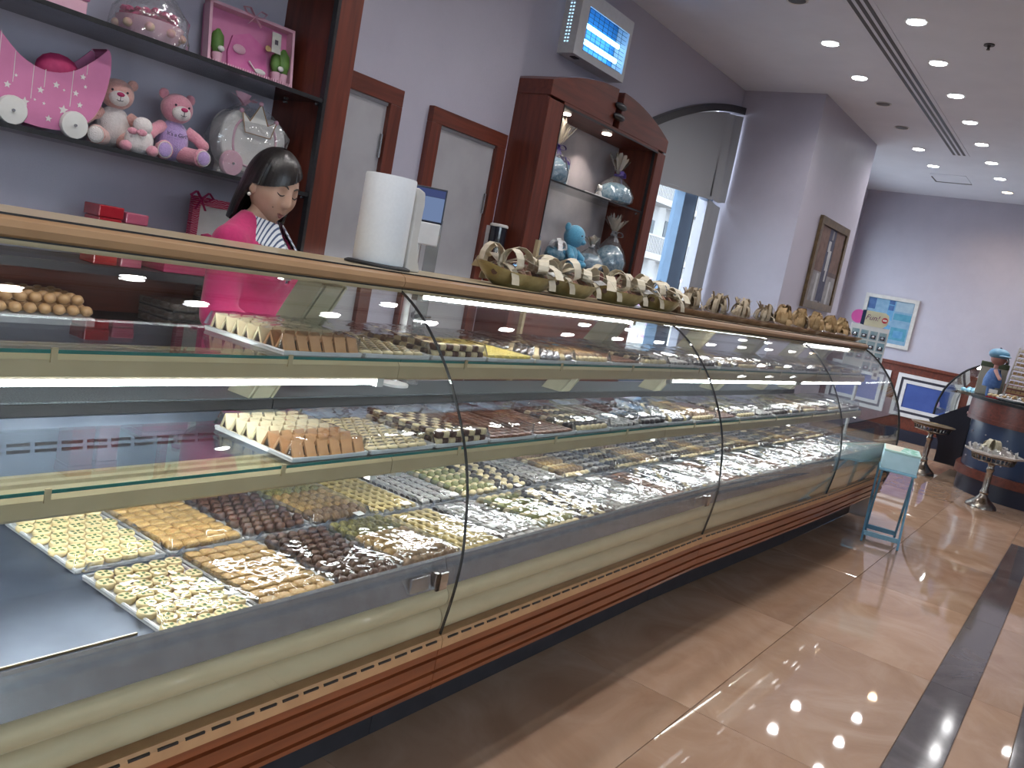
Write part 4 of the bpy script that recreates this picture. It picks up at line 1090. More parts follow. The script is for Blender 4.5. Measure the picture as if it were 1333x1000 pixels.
bx = thing('pink_cake_box', 'pink box with small gold flowers cut off by the top-left picture edge', 'gift box', (1.40, 3.08, 1.927))
MB().box((-.10,-.08,0),(.10,.08,.05)).build('box', M['pink_lt'], bx, bevel=.004)
MB().box((-.105,-.085,.0505),(.105,.085,.075)).build('lid', M['pink'], bx, bevel=.004)
m = MB()
for k in range(5): m.ball((-.06+.03*k, -.05, .08), (.012,.012,.008), 8, 5)
m.build('gold_flowers', M['gold'], bx, smooth=60)

# ---- lower shelf: acrylic boxes, ribbon frame
def abox(label, x, w, h, mat, y=3.03, d=.10):
    t = thing('acrylic_box', label, 'box', (x, y, 1.1125), 0, 'acrylic boxes on the lowest shelf')
    MB().box((-w/2, -d/2, 0), (w/2, d/2, h*.8)).build('box', mat, t, bevel=.004)
    MB().box((-w/2-.003, -d/2-.003, h*.8+.0005), (w/2+.003, d/2+.003, h)).build('lid', mat, t, bevel=.004)
abox('square dark red acrylic box on the lowest shelf', 1.655, .088, .212, M['red_box'])
abox('rosy pink box right beside the dark red one', 1.755, .082, .200, M['pink_box'])
for i, x in enumerate((1.42, 1.62, 1.88)):
    pass
m1 = thing('flat_gift_box', 'flat magenta gift box on the lowest shelf seen through the counter glass', 'gift box', (1.98, 3.06, 1.1125))
MB().box((-.10,-.09,0),(.10,.09,.05)).build('box', M['rose'], m1, bevel=.003); MB().box((-.102,-.092,.0505),(.102,.092,.07)).build('lid', M['pink'], m1, bevel=.003)
rf = thing('picture_frame', 'red ribbon-wrapped picture frame behind the saleswoman', 'picture frame', (2.20, 3.16, 1.1125), R(4)); 
M['redrib'] = stripes('red_ribbon_print', (.36, .01, .06), (.55, .25, .32), 40, .5, 'z', 8, .8)
for a, b in (((-.12,-.012,0),(-.085,.012,.31)),((.085,-.012,0),(.12,.012,.31)),((-.12,-.012,.275),(.12,.0121,.31)),((-.12,-.012,0),(.12,.0121,.035))): MB().box(a, b).build('frame_side', M['redrib'], rf)
MB().box((-.085,.0,.035),(.085,.008,.275)).build('picture', M['offwhite'], rf)
m = MB()
for s in (-1, 1): m.strip([(-.09,-.018,.30),(-.09+s*.03,-.024,.33),(-.09+s*.055,-.022,.31),(-.09+s*.03,-.02,.292),(-.09,-.018,.30)], (0,1,0), .018); m.strip([(-.09,-.018,.30),(-.09+s*.025,-.02,.255)], (0,1,0), .014)
m.build('bow', M['rose'], rf)
dl = thing('small_doll', 'small doll with a pink hat in front of the ribbon frame', 'doll', (2.125, 3.08, 1.1125))
MB().lathe([(.045,0),(.035,.06),(.018,.11),(.0005,.112)], (0,0,0), 14, cap=False).build('dress', M['pink_lt'], dl, smooth=50)
MB().ball((0,0,.128), .026, 12, 8).build('head', M['peachplush'], dl, smooth=60)
MB().lathe([(.036,.138),(.03,.142),(.026,.16),(.0005,.168)], (0,0,0), 14, cap=False).build('hat', M['rose'], dl, smooth=50)
tg = thing('wall_tag', 'small silver price tag stuck on the wall between the shelves', 'price tag', (1.355, 3.298, 1.385)); tg.rotation_euler = (0, R(4), 0)
MB().prism([(-.022,-.05),(.02,-.05),(.022,-.01),(.018,0),(.022,.01),(.02,.05),(-.022,.05),(-.018,0)], -.004, 0, 'y').build('tag', M['silverp'], tg)
MB().box((-.008,-.005,-.005),(.008,-.004,.015)).build('tag_print', M['ink'], tg)

# ---- stacks on the back cabinet
t1 = thing('ball_sweets_tray', 'tray of golden round sweets piled two high on the back cabinet', 'tray', (1.40, 3.02, .9005))
MB().box((-.19,-.14,0),(.19,.14,.03)).build('tray', M['foil'], t1, bevel=.003)
tray_t1 = t1
K['gold_ball'] = bumpy((0,0,.018), (.021,.021,.018), 10, 7, .04, 2).mesh('golden_ball', pr('honey_ball', (.42,.24,.11), .35, noise=(40, (.52,.33,.17))), 60)
for l in range(2):
    for i in range(8-l):
        for j in range(6-l):
            o = inst('golden_ball_sweet', K['gold_ball'], None, (1.40-.166+.0475*i+.024*l, 3.02-.118+.0475*j+.024*l, .9325+.034*l)); tag(o, 'golden round sweet on back cabinet tray, %s layer, %s row, %s from left' % (['bottom','top'][l], ordn[j], ordn[i]), 'sweet', 'golden ball sweets on the back cabinet')
M['pvc'] = clear('clear_pvc', (.80,.80,.82), .1, 1.5, 1.2, .04, diff=((.30,.28,.26), .28))
def clamshell(x, y, z, w, d, h, label, rz=0):
    t = thing('sweets_box', label, 'plastic box', (x, y, z), rz, 'clear boxes of dark sweets on the back cabinet')
    MB().box((-w/2,-d/2,0),(w/2,d/2,.006)).build('box_base', M['rubber'], t)
    m = MB()
    for i in range(6):
        for j in range(4): bumpy((-w/2+w*(i+.5)/6, -d/2+d*(j+.5)/4, .018), (w/13,d/9,.012), 7, 5, .1, i*4+j, m)
    m.build('sweets', C_['choc'], t, smooth=60)
    MB().box((-w/2,-d/2,.0065),(w/2,d/2,h)).build('clear_lid', M['pvc'], t)
for k in range(3): clamshell(2.02, 3.02, .9005+.034*k, .26, .20, .033, ['lowest','middle','topmost'][k] + ' clear box of dark sweets in the left stack on the back cabinet', R(5*k-4))
for k in range(5): clamshell(2.26, 3.08, .9005+.034*k, .20, .20, .033, ['lowest','second lowest','middle','second highest','topmost'][k] + ' clear box of dark sweets in the taller stack behind the saleswoman', R(6-4*k))
# ================================================================== things on and behind the counter top
TOP = 1.3127
ph = thing('paper_roll_holder', 'beige plastic holder with a flared base behind the paper roll', 'roll holder', (1.79, 1.76, TOP))
MB().lathe([(.095,0),(.095,.006),(.085,.010),(.0005,.010)], (-.02,-.01,0), 28, cap=False).build('base_plate', M['rubber'], ph, smooth=40)
MB().lathe([(.012,.01),(.012,.235),(.0005,.238)], (-.02,-.01,0), 12, cap=False).build('spindle', M['rail'], ph)
MB().prism([(.062,0),(.125,0),(.122,.012),(.105,.05),(.096,.10),(.098,.16),(.100,.20),(.094,.235),(.062,.245)], -.045, .0, 'y').build('arm', M['offwhite'], ph, bevel=.006)
r_ = thing('paper_roll', 'tall white roll of paper towel standing on the counter top', 'paper roll', (1.77, 1.75, TOP+.0105))
MB().lathe([(.019,0),(.072,0),(.0735,.004),(.0735,.242),(.072,.246),(.019,.246)], (0,0,0), 40, cap=False).build('paper', M['paper'], r_, smooth=40)
MB().lathe([(.0185,.246),(.0185,0),(.016,0),(.016,.246)], (0,0,0), 20, cap=False).build('core', pr('card_core', (.35,.26,.18), .8, noise=(40, (.3,.22,.15))), r_, smooth=40)
tb = thing('till_display', 'small white till display with a pale blue screen behind the paper roll', 'display', (2.415, 2.20, .8505), R(-48))
MB().lathe([(.06,0),(.06,.01),(.014,.018),(.014,.55),(.0005,.55)], (0,0,0), 16, cap=False).build('stand', M['white'], tb, smooth=40)
MB().box((-.075,-.02,.55),(.075,.02,.635)).build('housing', M['white'], tb, bevel=.005)
MB().box((-.08,-.018,.635),(.08,.012,.765)).build('screen_case', M['navy_dk'], tb, bevel=.003)
MB().box((-.074,-.0195,.642),(.074,-.018,.73)).box((-.074,-.0195,.731),(.074,-.0181,.758), 1).build('screen', [emis('screen_blue', (.30,.42,.72), .42), emis('screen_bar', (.12,.16,.40), .35)], tb)
gs = thing('glass_screen', 'upright clear glass screen beside the till display', 'glass panel', (2.52, 2.215, .8505))
MB().box((-.035,-.003,.012),(.035,.003,.655)).build('pane', clear('grey_glass', (.78,.80,.80), 0, 1.45, 1, diff=((.4,.42,.42), .12)), gs)
MB().box((-.035,-.02,0),(.035,.02,.012)).build('foot', M['steel'], gs)
sn = thing('soap_dispenser', 'wall-mounted black and silver dispenser beside the second door', 'dispenser', (4.205, 3.19, 1.43))
MB().lathe([(.0005,.045),(.052,.045),(.054,.06),(.054,.168),(.0005,.17)], (0,0,0), 20, cap=False).build('tank', pr('smoked_plastic', (.012,.013,.02), .12, noise=(10, (.02,.022,.03)), coat=.6), sn, smooth=40)
MB().lathe([(.0005,.17),(.057,.17),(.057,.182),(.05,.188),(.0005,.188)], (0,0,0), 20, cap=False).build('cap', M['offwhite'], sn, smooth=40)
MB().lathe([(.0005,0),(.03,.0),(.05,.012),(.056,.045),(.0005,.045)], (0,0,0), 20, cap=False).build('collar', M['chrome'], sn, smooth=40)
MB().box((-.02,-.075,.005),(.02,-.04,.04)).build('lever', M['chrome'], sn, bevel=.006)
MB().box((-.035,.03,.0),(.035,.069,.17)).build('bracket', M['white'], sn)
po = MB().bar((4.335, 3.00, 0), (4.375, 3.00, 1.57), .026, .026).build('beige_post', M['rail']); tag(po, 'thin beige upright leaning by the showcase and dispenser', 'post')

# ---- ribboned baskets on the counter top
M['boat'] = pr('olive_gold_basket', (.26, .20, .075), .35, .15, noise=(25, (.38, .31, .14)), coat=.4, bump=(60, .3, .004))
M['plate'] = pr('brown_gift_plate', (.20, .11, .065), .3, noise=(30, (.30, .19, .12)), coat=.5)
M['roll_pink'] = pr('pinkish_wafer', (.42, .22, .15), .6, noise=(40, (.50, .29, .2)))
def loop(m, c, d, L, h, w, tw=0.):
    c = Vector(c); d = Vector(d).normalized(); s = Vector((-d.y, d.x, 0)).normalized()
    pts = [c + d*(L*.5*(1-math.cos(a))) + Vector((0,0,1))*(h*math.sin(a)*(1 if a < PI else .35)) for a in [2*PI*i/14 for i in range(15)]]
    m.strip(pts, s + Vector((0,0,tw)), w, .0014)
def bow(m, c, n, L, h, w, seed):
    rr = random.Random(seed)
    for k in range(n):
        a = 2*PI*k/n + rr.uniform(-.3, .3); loop(m, c, (math.cos(a), math.sin(a), 0), L*rr.uniform(.75,1.15), h*rr.uniform(.7,1.2), w, rr.uniform(-.3,.3))
    for k in range(2):
        a = rr.uniform(0, 2*PI); d = Vector((math.cos(a), math.sin(a), 0)); c_ = Vector(c)
        m.strip([c_, c_+d*L*.6+Vector((0,0,h*.5)), c_+d*L*1.2+Vector((0,0,h*.15)), c_+d*L*1.5+Vector((0,0,-h*.5))], (-d.y, d.x, 0), w, .0014)
def boat_mesh(l, w, h):
    m = MB()
    def fn(u, v, o=0):
        a = 2*PI*u; s = (.55+.45*v**.7); f = lambda t: math.copysign(abs(t)**.75, t)
        e = abs(math.cos(a))**3
        return ((l/2*s-o)*f(math.cos(a)), (w/2*s-o)*f(math.sin(a)), max(0, h*v*(1+.45*e)) + (o if v < .05 else 0))
    m.grid(lambda u, v: fn(u, v), 24, 6, wrap=True); m.grid(lambda u, v: fn(1-u, v, .004), 24, 6, wrap=True)
    n0 = len(m.v); m.add([fn(i/24, 0) for i in range(24)], [tuple(range(24))[::-1]]); m.add([fn(i/24, 0, .004) for i in range(24)], [tuple(range(24))])
    m.add([fn(i/24, 1) for i in range(24)] + [fn(i/24, 1, .004) for i in range(24)], [(i, (i+1)%24, 24+(i+1)%24, 24+i) for i in range(24)])
    return m
def boat_basket(x, y, rz, label, l=.34, seed=1):
    w, h = .17, .052
    t = thing('ribbon_basket', label, 'gift basket', (x, y+off(x), TOP), rz, 'ribboned gift baskets on the counter top')
    boat_mesh(l, w, h).build('basket', M['boat'], t, smooth=50)
    rr = random.Random(seed)
    for k in range(9):
        a = rr.uniform(-.3,.3); cx = -l*.34+l*.085*k
        MB().tube([(cx-.028*math.cos(a), -.045+rr.uniform(-.01,.01), .044), (cx+.028*math.cos(a), .03, .066+rr.uniform(0,.008))], .011, 8).build('wafer_roll', M['roll_pink'] if k % 3 else C_['choc'], t, smooth=50)
    for sx in (-.09, .09):
        m = MB(); m.strip([(sx, (w/2+.003)*math.cos(a), .006+.074*math.sin(a)**.8 if a not in (0, PI) else .012) for a in [PI*i/12 for i in range(13)]], (1,0,0), .034)
        m.build('ribbon_band', M['cream_rib'], t)
    m = MB(); bow(m, (-.09, 0, .078), 4, .11, .058, .038, seed); bow(m, (.09, 0, .078), 3, .09, .045, .036, seed+5); m.build('bow', M['cream_rib'], t)
    MB().obox((.12, -.06, .072), (.026,0,.004), (0,.016,.006), (0,-.0002,.0006)).build('card_tag', M['card'], t)
    m = boat_mesh(l+.016, w+.014, .062); m.v = [(a, b, c+.001) for a, b, c in m.v[:144]]; m.f = [f for f in m.f if max(f) < 144]; m.m = m.m[:len(m.f)]
    m.grid(lambda u, v: ((l/2+.004)*(1-v)*math.cos(2*PI*u)*1.0, (w/2+.004)*(1-v)*math.sin(2*PI*u), .066+.022*v+rr.uniform(-.004,.004)), 20, 4, wrap=True)
    m.build('film', M['wrap'], t, smooth=60)
def flat_gift(x, y, rz, label, gold, seed):
    l, w = .30, .20
    t = thing('gift_plate', label, 'gift tray', (x, y+off(x), TOP), rz, 'film-wrapped gift plates on the counter top')
    MB().box((-l/2+.03,-w/2+.03,0),(l/2-.03,w/2-.03,.008)).add([(-l/2+.03,-w/2+.03,.002),(l/2-.03,-w/2+.03,.002),(l/2-.03,w/2-.03,.002),(-l/2+.03,w/2-.03,.002),(-l/2,-w/2,.028),(l/2,-w/2,.028),(l/2,w/2,.028),(-l/2,w/2,.028),(-l/2,-w/2,.033),(l/2,-w/2,.033),(l/2,w/2,.033),(-l/2,w/2,.033),(-l/2+.03,-w/2+.03,.0085),(l/2-.03,-w/2+.03,.0085),(l/2-.03,w/2-.03,.0085),(-l/2+.03,w/2-.03,.0085)],
        [(0,1,5,4),(1,2,6,5),(2,3,7,6),(3,0,4,7),(4,5,9,8),(5,6,10,9),(6,7,11,10),(7,4,8,11),(8,9,13,12),(9,10,14,13),(10,11,15,14),(11,8,12,15)]).build('plate', M['plate'], t)
    rr = random.Random(seed); m = MB()
    for i in range(7):
        for j in range(4): bumpy((-.11+.037*i, -.062+.041*j, .020), (.016,.017,.012), 7, 5, .1, i*4+j, m)
    m.build('chocolates', C_['choc'] if seed % 2 else C_['brown'], t, smooth=60)
    m = MB(); m.grid(lambda u, v: ((u-.5)*(l+.01), (v-.5)*(w+.01), .034 + .02*math.sin(PI*min(1,max(0,u)))*math.sin(PI*v) + rr.uniform(-.003,.003)), 10, 8); m.build('film', M['wrap'], t, smooth=60)
    m = MB(); mat = M['gold'] if gold else pr('champagne_organza', (.46,.38,.27), .5, .1, noise=(40, (.38,.30,.2))) if 'champ' not in M else M['champ']
    if not gold: M['champ'] = mat
    if gold:
        for q in range(3): bow(m, (.03,.02,.05+.018*q), 9, .062-.012*q, .062, .040, seed*3+q)
    else:
        bow(m, (.03,.02,.05), 8, .058, .05, .020, seed); bow(m, (.04,.01,.06), 7, .045, .07, .018, seed+9)
        for q in range(14):
            an = rr.uniform(0, 2*PI); d = Vector((math.cos(an)*.6, math.sin(an)*.6, 1)).normalized()*rr.uniform(.06, .11)
            m.strip([Vector((.03,.02,.055)), Vector((.03,.02,.055))+d*.6, Vector((.03,.02,.05))+d], (-math.sin(an), math.cos(an), 0), .012)
    m.build('bow', mat, t, smooth=50)
boat_basket(2.46, 1.74, R(-12), 'olive boat basket of wafers with cream bows, nearest the paper roll', .36, 1)
boat_basket(2.80, 1.74, R(-4), 'second olive boat basket from the paper roll, with white tags', .30, 2)
boat_basket(3.20, 1.74, R(-10), 'third olive boat basket from the paper roll, with a tall cream bow', .34, 3)
boat_basket(3.56, 1.73, R(-6), 'olive boat basket farthest from the paper roll, next to the flat gift plates', .29, 4)
for k in range(9):
    x = 3.92 + .335*k
    flat_gift(x, 1.755, R(-22+4*(k % 3)), '%s brown gift plate past the boat baskets, with a %s bow' % (ordn[k], 'puffy gold' if k > 3 else 'champagne organza'), k > 3, k)

# ---- arched showcase against the window wall
sh = thing('arched_showcase', 'mahogany showcase with an arched split top and lit blue gift shelves', 'cabinet', (5.09, 3.22, 0))
def SH(name, mb, mat, **k):
    mb.v = [(a-5.09, b-3.22, c) for a, b, c in mb.v]; return mb.build(name, mat, sh, **k)
X0, X1, YF, YB = 4.283, 5.904, 3.05, 3.396
SH('side_panel', MB().box((X0, YF+.02, 0), (X0+.03, YB, 2.424)), M['mahog_v'])
SH('side_panel', MB().box((X1-.03, YF+.02, 0), (X1, YB, 2.424)), M['mahog_v'])
SH('front_stile', MB().box((X0, YF, 0), (4.445, YF+.0195, 2.41)), M['mahog_v'], bevel=.002)
SH('front_stile', MB().box((5.775, YF, 0), (X1, YF+.0195, 2.41)), M['mahog_v'], bevel=.002)
SH('inner_side', MB().box((4.425, YF+.02, 1.45), (4.445, YB-.01, 2.41)), M['mahog_v'])
SH('inner_side', MB().box((5.775, YF+.02, 1.45), (5.795, YB-.01, 2.41)), M['mahog_v'])
SH('inner_top', MB().box((4.445, YF+.0, 2.41), (5.775, YB-.01, 2.425)), M['mahog'])
SH('back_panel', MB().box((4.445, YB-.012, 1.45), (5.775, YB, 2.41)), pr('pale_back_panel', (.42,.38,.40), .5, noise=(8, (.36,.33,.35))))
SH('lower_front', MB().box((4.4455, YF, .08), (5.7745, YF+.0195, 1.42)), M['mahog'])
SH('inner_floor', MB().box((4.4455, YF, 1.4205), (5.7745, YB-.01, 1.4495)), M['mahog'])
def arch_top(x): u = (x-5.09)/.81; return 2.515 + .155*(1-u*u)
for a, b in ((X0, 5.057), (5.137, X1)):
    xs = [a + (b-a)*i/10 for i in range(11)]
    SH('arch_crest', MB().prism([(x, 2.4255 if 4.44 < x < 5.78 else 2.4255) for x in (xs[0], xs[-1])][::1] + [(x, arch_top(x)) for x in xs[::-1]], YF, YB-.005, 'y'), M['mahog'], bevel=.004)
for z in (2.565, 2.495): SH('lens_connector', MB().ball((5.097, YF-.012, z), (.075,.022,.024), 16, 8), M['black'], smooth=60)
SH('door_edge', MB().box((4.445, YF-.003, 1.45), (4.452, YF+.012, 2.41)), M['black'])
SH('door_edge', MB().box((5.765, YF+.021, 1.45), (5.7749, YF+.04, 2.41)), M['black'])
SH('door_edge', MB().box((4.4455, YF-.003, 2.398), (5.7745, YF+.012, 2.4095)), M['black'])
SH('glass_shelf', MB().box((4.446, YF+.03, 1.952), (5.774, YB-.013, 1.960)), M['glass_green'])
SH('shelf_edge', MB().box((4.446, YF+.026, 1.950), (5.774, YF+.0299, 1.961)), M['black'])
for z in (1.945,): SH('shelf_peg', MB().lathe([(.007,-.02),(.007,0)], (5.775, 3.12, z-.005), 8, axis='x'), M['steel'])
for lx in (4.70, 5.25):
    SH('spot_lamp', MB().lathe([(.034,-.006),(.034,-.0005)], (lx, 3.2, 2.4095), 16), emis('spot_glow', (1,.93,.82), 9))
    l = bpy.data.lights.new('showcase_spot', 'SPOT'); l.energy = 11; l.color = (1,.9,.78); l.spot_size = R(110); l.spot_blend = .6; l.shadow_soft_size = .03
    o = bpy.data.objects.new('showcase_lamp', l); COL.objects.link(o); o.parent = sh; o.location = (lx-5.09, 3.2-3.22, 2.40)

M['bluefill'] = pr('turquoise_sweets', (.055, .17, .26), .5, noise=(45, (.22, .33, .40)), bump=(60, .6, .006))
M['purple'] = pr('violet_ribbon', (.07, .04, .22), .45, noise=(40, (.10, .06, .28)))
M['blueplush'] = pr('blue_plush', (.10, .36, .55), .9, noise=(100, (.08, .30, .47)), bump=(200, .7, .004), sheen=.4)
M['greyrib'] = pr('silver_grey_ribbon', (.28, .28, .30), .45, .3, noise=(40, (.22,.22,.24)))
M['tuft_c'] = clear('tuft_cellophane', (.92,.90,.86), .12, 1.5, 1.4, .12, bump=(30, .6, .01), diff=((.85,.80,.72), .35))
def gift_bag(label, loc, r, hn, ht, rib, seed, sc=1.0):
    """cellophane bag of sweets tied at the neck with a flared tuft"""
    rr = random.Random(seed)
    t = thing('gift_bag', label, 'gift bag', loc, rr.uniform(-.4,.4), 'cellophane gift bags in the showcase'); t.scale = (sc,)*3
    MB().lathe([(r*.55,0.001),(r*.92,hn*.12),(r*.97,hn*.36),(r*.76,hn*.58),(r*.4,hn*.72),(.0005,hn*.76)], (0,0,0), 18).build('sweets', M['bluefill'], t, smooth=50)
    m = MB(); prof = [(r*.62,0),(r*1.0,hn*.14),(r*1.04,hn*.36),(r*.80,hn*.64),(r*.40,hn*.86),(r*.13,hn)]
    n = 20; k = len(prof)
    m.grid(lambda u, v: (lambda p, j: ((p[0]+j)*math.cos(2*PI*u), (p[0]+j)*math.sin(2*PI*u), p[1]))(prof[min(k-1, round(v*(k-1)))], rr.uniform(-.05,.05)*r if 0 < v < 1 else 0), n, k, wrap=True)
    m.build('cellophane', M['cello'], t, smooth=60)
    m = MB()
    for q in range(44):
        a = 2*PI*q/44 + rr.uniform(-.15,.15); tl = rr.uniform(.1,.85); d = Vector((math.cos(a)*tl, math.sin(a)*tl, 1)).normalized(); L_ = ht*rr.uniform(.8,1.1); s = Vector((-math.sin(a), math.cos(a), 0)); c = Vector((0,0,hn)); w0, w1 = r*.04, r*.075
        b = c + d*L_; o_ = s.cross(d).normalized()*.0006
        m.add([c-s*w0, c+s*w0, b+s*w1, b+d*L_*.12, b-s*w1] + [p+o_ for p in (c-s*w0, c+s*w0, b+s*w1, b+d*L_*.12, b-s*w1)], [(0,1,2,3,4),(9,8,7,6,5)])
    m.build('tuft', M['tuft_c'], t)
    m = MB().tube([(r*.16*math.cos(a), r*.16*math.sin(a), hn) for a in [2*PI*i/10 for i in range(10)]], r*.06, 6, closed=True)
    for s in (-1, 1): loop(m, (0,-r*.16,hn), (s,-.3,0), r*.5, r*.22, r*.18); m.strip([(0,-r*.17,hn),(s*r*.15,-r*.3,hn-r*.4)], (1,0,0), r*.15)
    m.build('ribbon', rib, t)
gift_bag('tall blue gift bag with violet bow and lit straw tuft, upper showcase shelf left', (4.74, 3.24, 1.9605), .100, .235, .17, M['purple'], 1)
gift_bag('blue gift bag with violet bow and spread tuft, right end of upper showcase shelf', (5.55, 3.22, 1.9605), .140, .215, .15, M['purple'], 2)
gift_bag('slim blue gift bag at the left edge of the lower showcase shelf', (4.60, 3.22, 1.450), .085, .25, .10, M['greyrib'], 3, .95)
gift_bag('blue gift bag with a grey bow at the right of the lower showcase shelf', (5.635, 3.20, 1.450), .125, .30, .14, M['greyrib'], 4)
gift_bag('low blue gift parcel with silver bow between plush and grey-bowed bag', (5.385, 3.22, 1.450), .112, .17, .08, M['greyrib'], 5)
bb = thing('blue_gift_box', 'upright blue gift box with a bow behind the straw-tufted bag', 'gift box', (4.92, 3.30, 1.9605), R(12))
MB().box((-.06,-.035,0),(.06,.035,.17)).build('box', M['bluefill'], bb, bevel=.004); m = MB(); bow(m, (-.02,0,.172), 5, .055, .035, .02, 3); m.build('bow', M['purple'], bb)
MB().box((.045,-.04,.04),(.058,-.0355,.14)).build('card_tag', M['card'], bb)
fgn = thing('white_figurine', 'tiny white figurine on the upper showcase shelf', 'figurine', (5.27, 3.18, 1.9605))
MB().lathe([(.03,0),(.028,.02),(.018,.045),(.012,.055),(.0005,.056)], (0,0,0), 12, cap=False).build('body', M['offwhite'], fgn, smooth=50); MB().ball((0,0,.073), .02, 12, 8).build('head', M['offwhite'], fgn, smooth=50)
for s in (-1,1): MB().ball((s*.017,0,.09), .008, 8, 6).build('ear', M['offwhite'], fgn, smooth=50)
cs = tag(MB().box((4.95,3.10,1.9605),(5.32,3.16,1.972)).build('white_card_strip', M['card']), 'long white card strip lying along the upper showcase shelf', 'card')
pt_ = thing('blue_plush', 'blue plush toy with a big round head on the lower showcase shelf', 'plush toy', (5.10, 3.22, 1.450), R(10))
MB().ball((0,0,.08), (.085,.06,.08), 14, 9).build('body', M['blueplush'], pt_, smooth=60)
h = MB().ball((.015,-.01,.215), (.085,.075,.080), 18, 12).build('head', M['blueplush'], pt_, smooth=60)
MB().ball((.03,-.075,.185), (.03,.022,.02), 12, 8).build('muzzle', M['blueplush'], h, smooth=60)
for s in (-1, 1):
    MB().ball((.015+s*.03,-.078,.225), .006, 8, 6).build('eye', M['ink'], h, smooth=60)
    MB().ball((.02+s*.078,.02,.27), (.03,.02,.032), 12, 8).build('ear', M['blueplush'], h, smooth=60)
    MB().tube([(s*.06,-.02,.11),(s*.10,-.06,.07)], [.028,.024], 10).ball((s*.10,-.06,.07), .025, 10, 7).build('arm', M['blueplush'], pt_, smooth=60)
    MB().ball((s*.06,-.07,.03), (.035,.05,.03), 12, 8).build('leg', M['blueplush'], pt_, smooth=60)
fb = thing('foil_parcel', 'crumpled silver and blue foil parcel left of the blue plush', 'parcel', (4.87, 3.19, 1.452))
bumpy((0,0,.062), (.085,.065,.056), 12, 8, .14, 7).build('parcel', M['bluefill'], fb, smooth=50); m = MB(); bow(m, (0,-.02,.115), 6, .07, .05, .03, 8); m.build('bow', M['foil'], fb)

# ---- insect killer on the wall
ik = thing('insect_killer', 'white wall insect killer with glowing blue tubes behind a grid', 'insect killer', (5.095, 3.40, 2.81))
x0, x1, yf, zt = -.345, .345, -.13, .42
MB().box((x0,-.12,0),(x0+.012,0,zt)).build('case_side', M['white'], ik)
MB().box((x1-.012,-.12,0),(x1,0,zt)).build('case_side', M['white'], ik)
MB().box((x0+.012,-.12,0),(x1-.012,0,.012)).build('case_base', M['white'], ik)
MB().box((x0+.012,-.12,zt-.012),(x1-.012,0,zt)).build('case_top', M['white'], ik)
MB().box((x0+.012,-.012,.012),(x1-.012,0,zt-.012)).build('back_plate', pr('blue_lit_plate', (.05,.30,.62), .4, noise=(10, (.04,.26,.56))), ik)  # blue tube light put into the plate's colour
for a, b in (((x0,yf,0),(x0+.10,-.1205,zt)),((x1-.035,yf,0),(x1,-.1205,zt)),((x0+.10,yf,0),(x1-.035,-.1205,.05)),((x0+.10,yf,zt-.09),(x1-.035,-.1205,zt))): MB().box(a, b).build('front_frame', M['white'], ik)
uv = emis('uv_tube_glow', (.30, .62, 1.0), 7)
for z in (.135, .235): MB().tube([(x0+.06,-.065,z),(x1-.05,-.065,z)], .016, 12).build('uv_tube', uv, ik, smooth=50)
m = MB()
for k in range(11): z = .06+.027*k; m.box((x0+.10,-.112,z-.0012),(x1-.035,-.1105,z+.0012))
for k in range(8): x = x0+.13+.065*k; m.box((x-.0012,-.114,.05),(x+.0012,-.1121,zt-.09))
m.build('grid', M['rubber'], ik)
m = MB()
for k in range(14):
    for q in range(2): m.box((x0-.0006, -.075+.022*q, .07+.022*k), (x0-.0001, -.062+.022*q, .08+.022*k))
m.build('side_vents', emis('vent_glow', (.45,.75,1), 1.2), ik)  # glowing patches paint the tube light showing through the vents
MB().box((x0+.07,-.10,-.004),(x0+.13,-.06,0)).build('base_vent', M['rubber'], ik)

# ---- paintings
def art(name, label, corner, du, dv, nrm, w, h, fwid, fmat, strokes, base):
    """flat canvas with painted patches inside a frame; corner is bottom-left"""
    c = Vector(corner); du = Vector(du); dv = Vector((0,0,1)); n = Vector(nrm)
    t = thing(name, label, 'painting', c + du*w/2)
    def rect(u0, v0, u1, v1, d0, d1):
        m = MB(); vs = []
        for d in (d0, d1):
            for u, v in ((u0,v0),(u1,v0),(u1,v1),(u0,v1)): vs.append(du*(u-w/2) + dv*v + n*d)
        m.add(vs, [(0,3,2,1),(4,5,6,7),(0,1,5,4),(1,2,6,5),(2,3,7,6),(3,0,4,7)]); return m
    for r in ((0,0,w,fwid),(0,h-fwid,w,h),(0,fwid,fwid,h-fwid),(w-fwid,fwid,w,h-fwid)): rect(*r, .002, .035).build('frame_side', fmat, t)
    cv = rect(fwid,fwid,w-fwid,h-fwid, .002, .018).build('canvas', base, t)
    for k, (u0,v0,u1,v1,mt) in enumerate(strokes): rect(u0*w,v0*h,u1*w,v1*h, .018+.0002*k, .0186+.0002*k).build('paint_patch', mt, cv)
    return t
pa = lambda nm, c, c2: pr(nm, c, .7, noise=(14, c2))
A = dict(dk=pa('umber_paint', (.06,.045,.05), (.10,.07,.07)), br=pa('brown_paint', (.10,.058,.05), (.15,.09,.075)), gr=pa('grey_paint', (.17,.16,.17), (.24,.23,.24)), pl=pa('pale_paint', (.34,.34,.36), (.42,.42,.44)), bl=pa('blue_black_paint', (.03,.035,.07), (.06,.06,.1)))
M['bronze'] = pr('bronze_frame', (.17, .12, .065), .35, .5, noise=(20, (.11,.08,.045)))
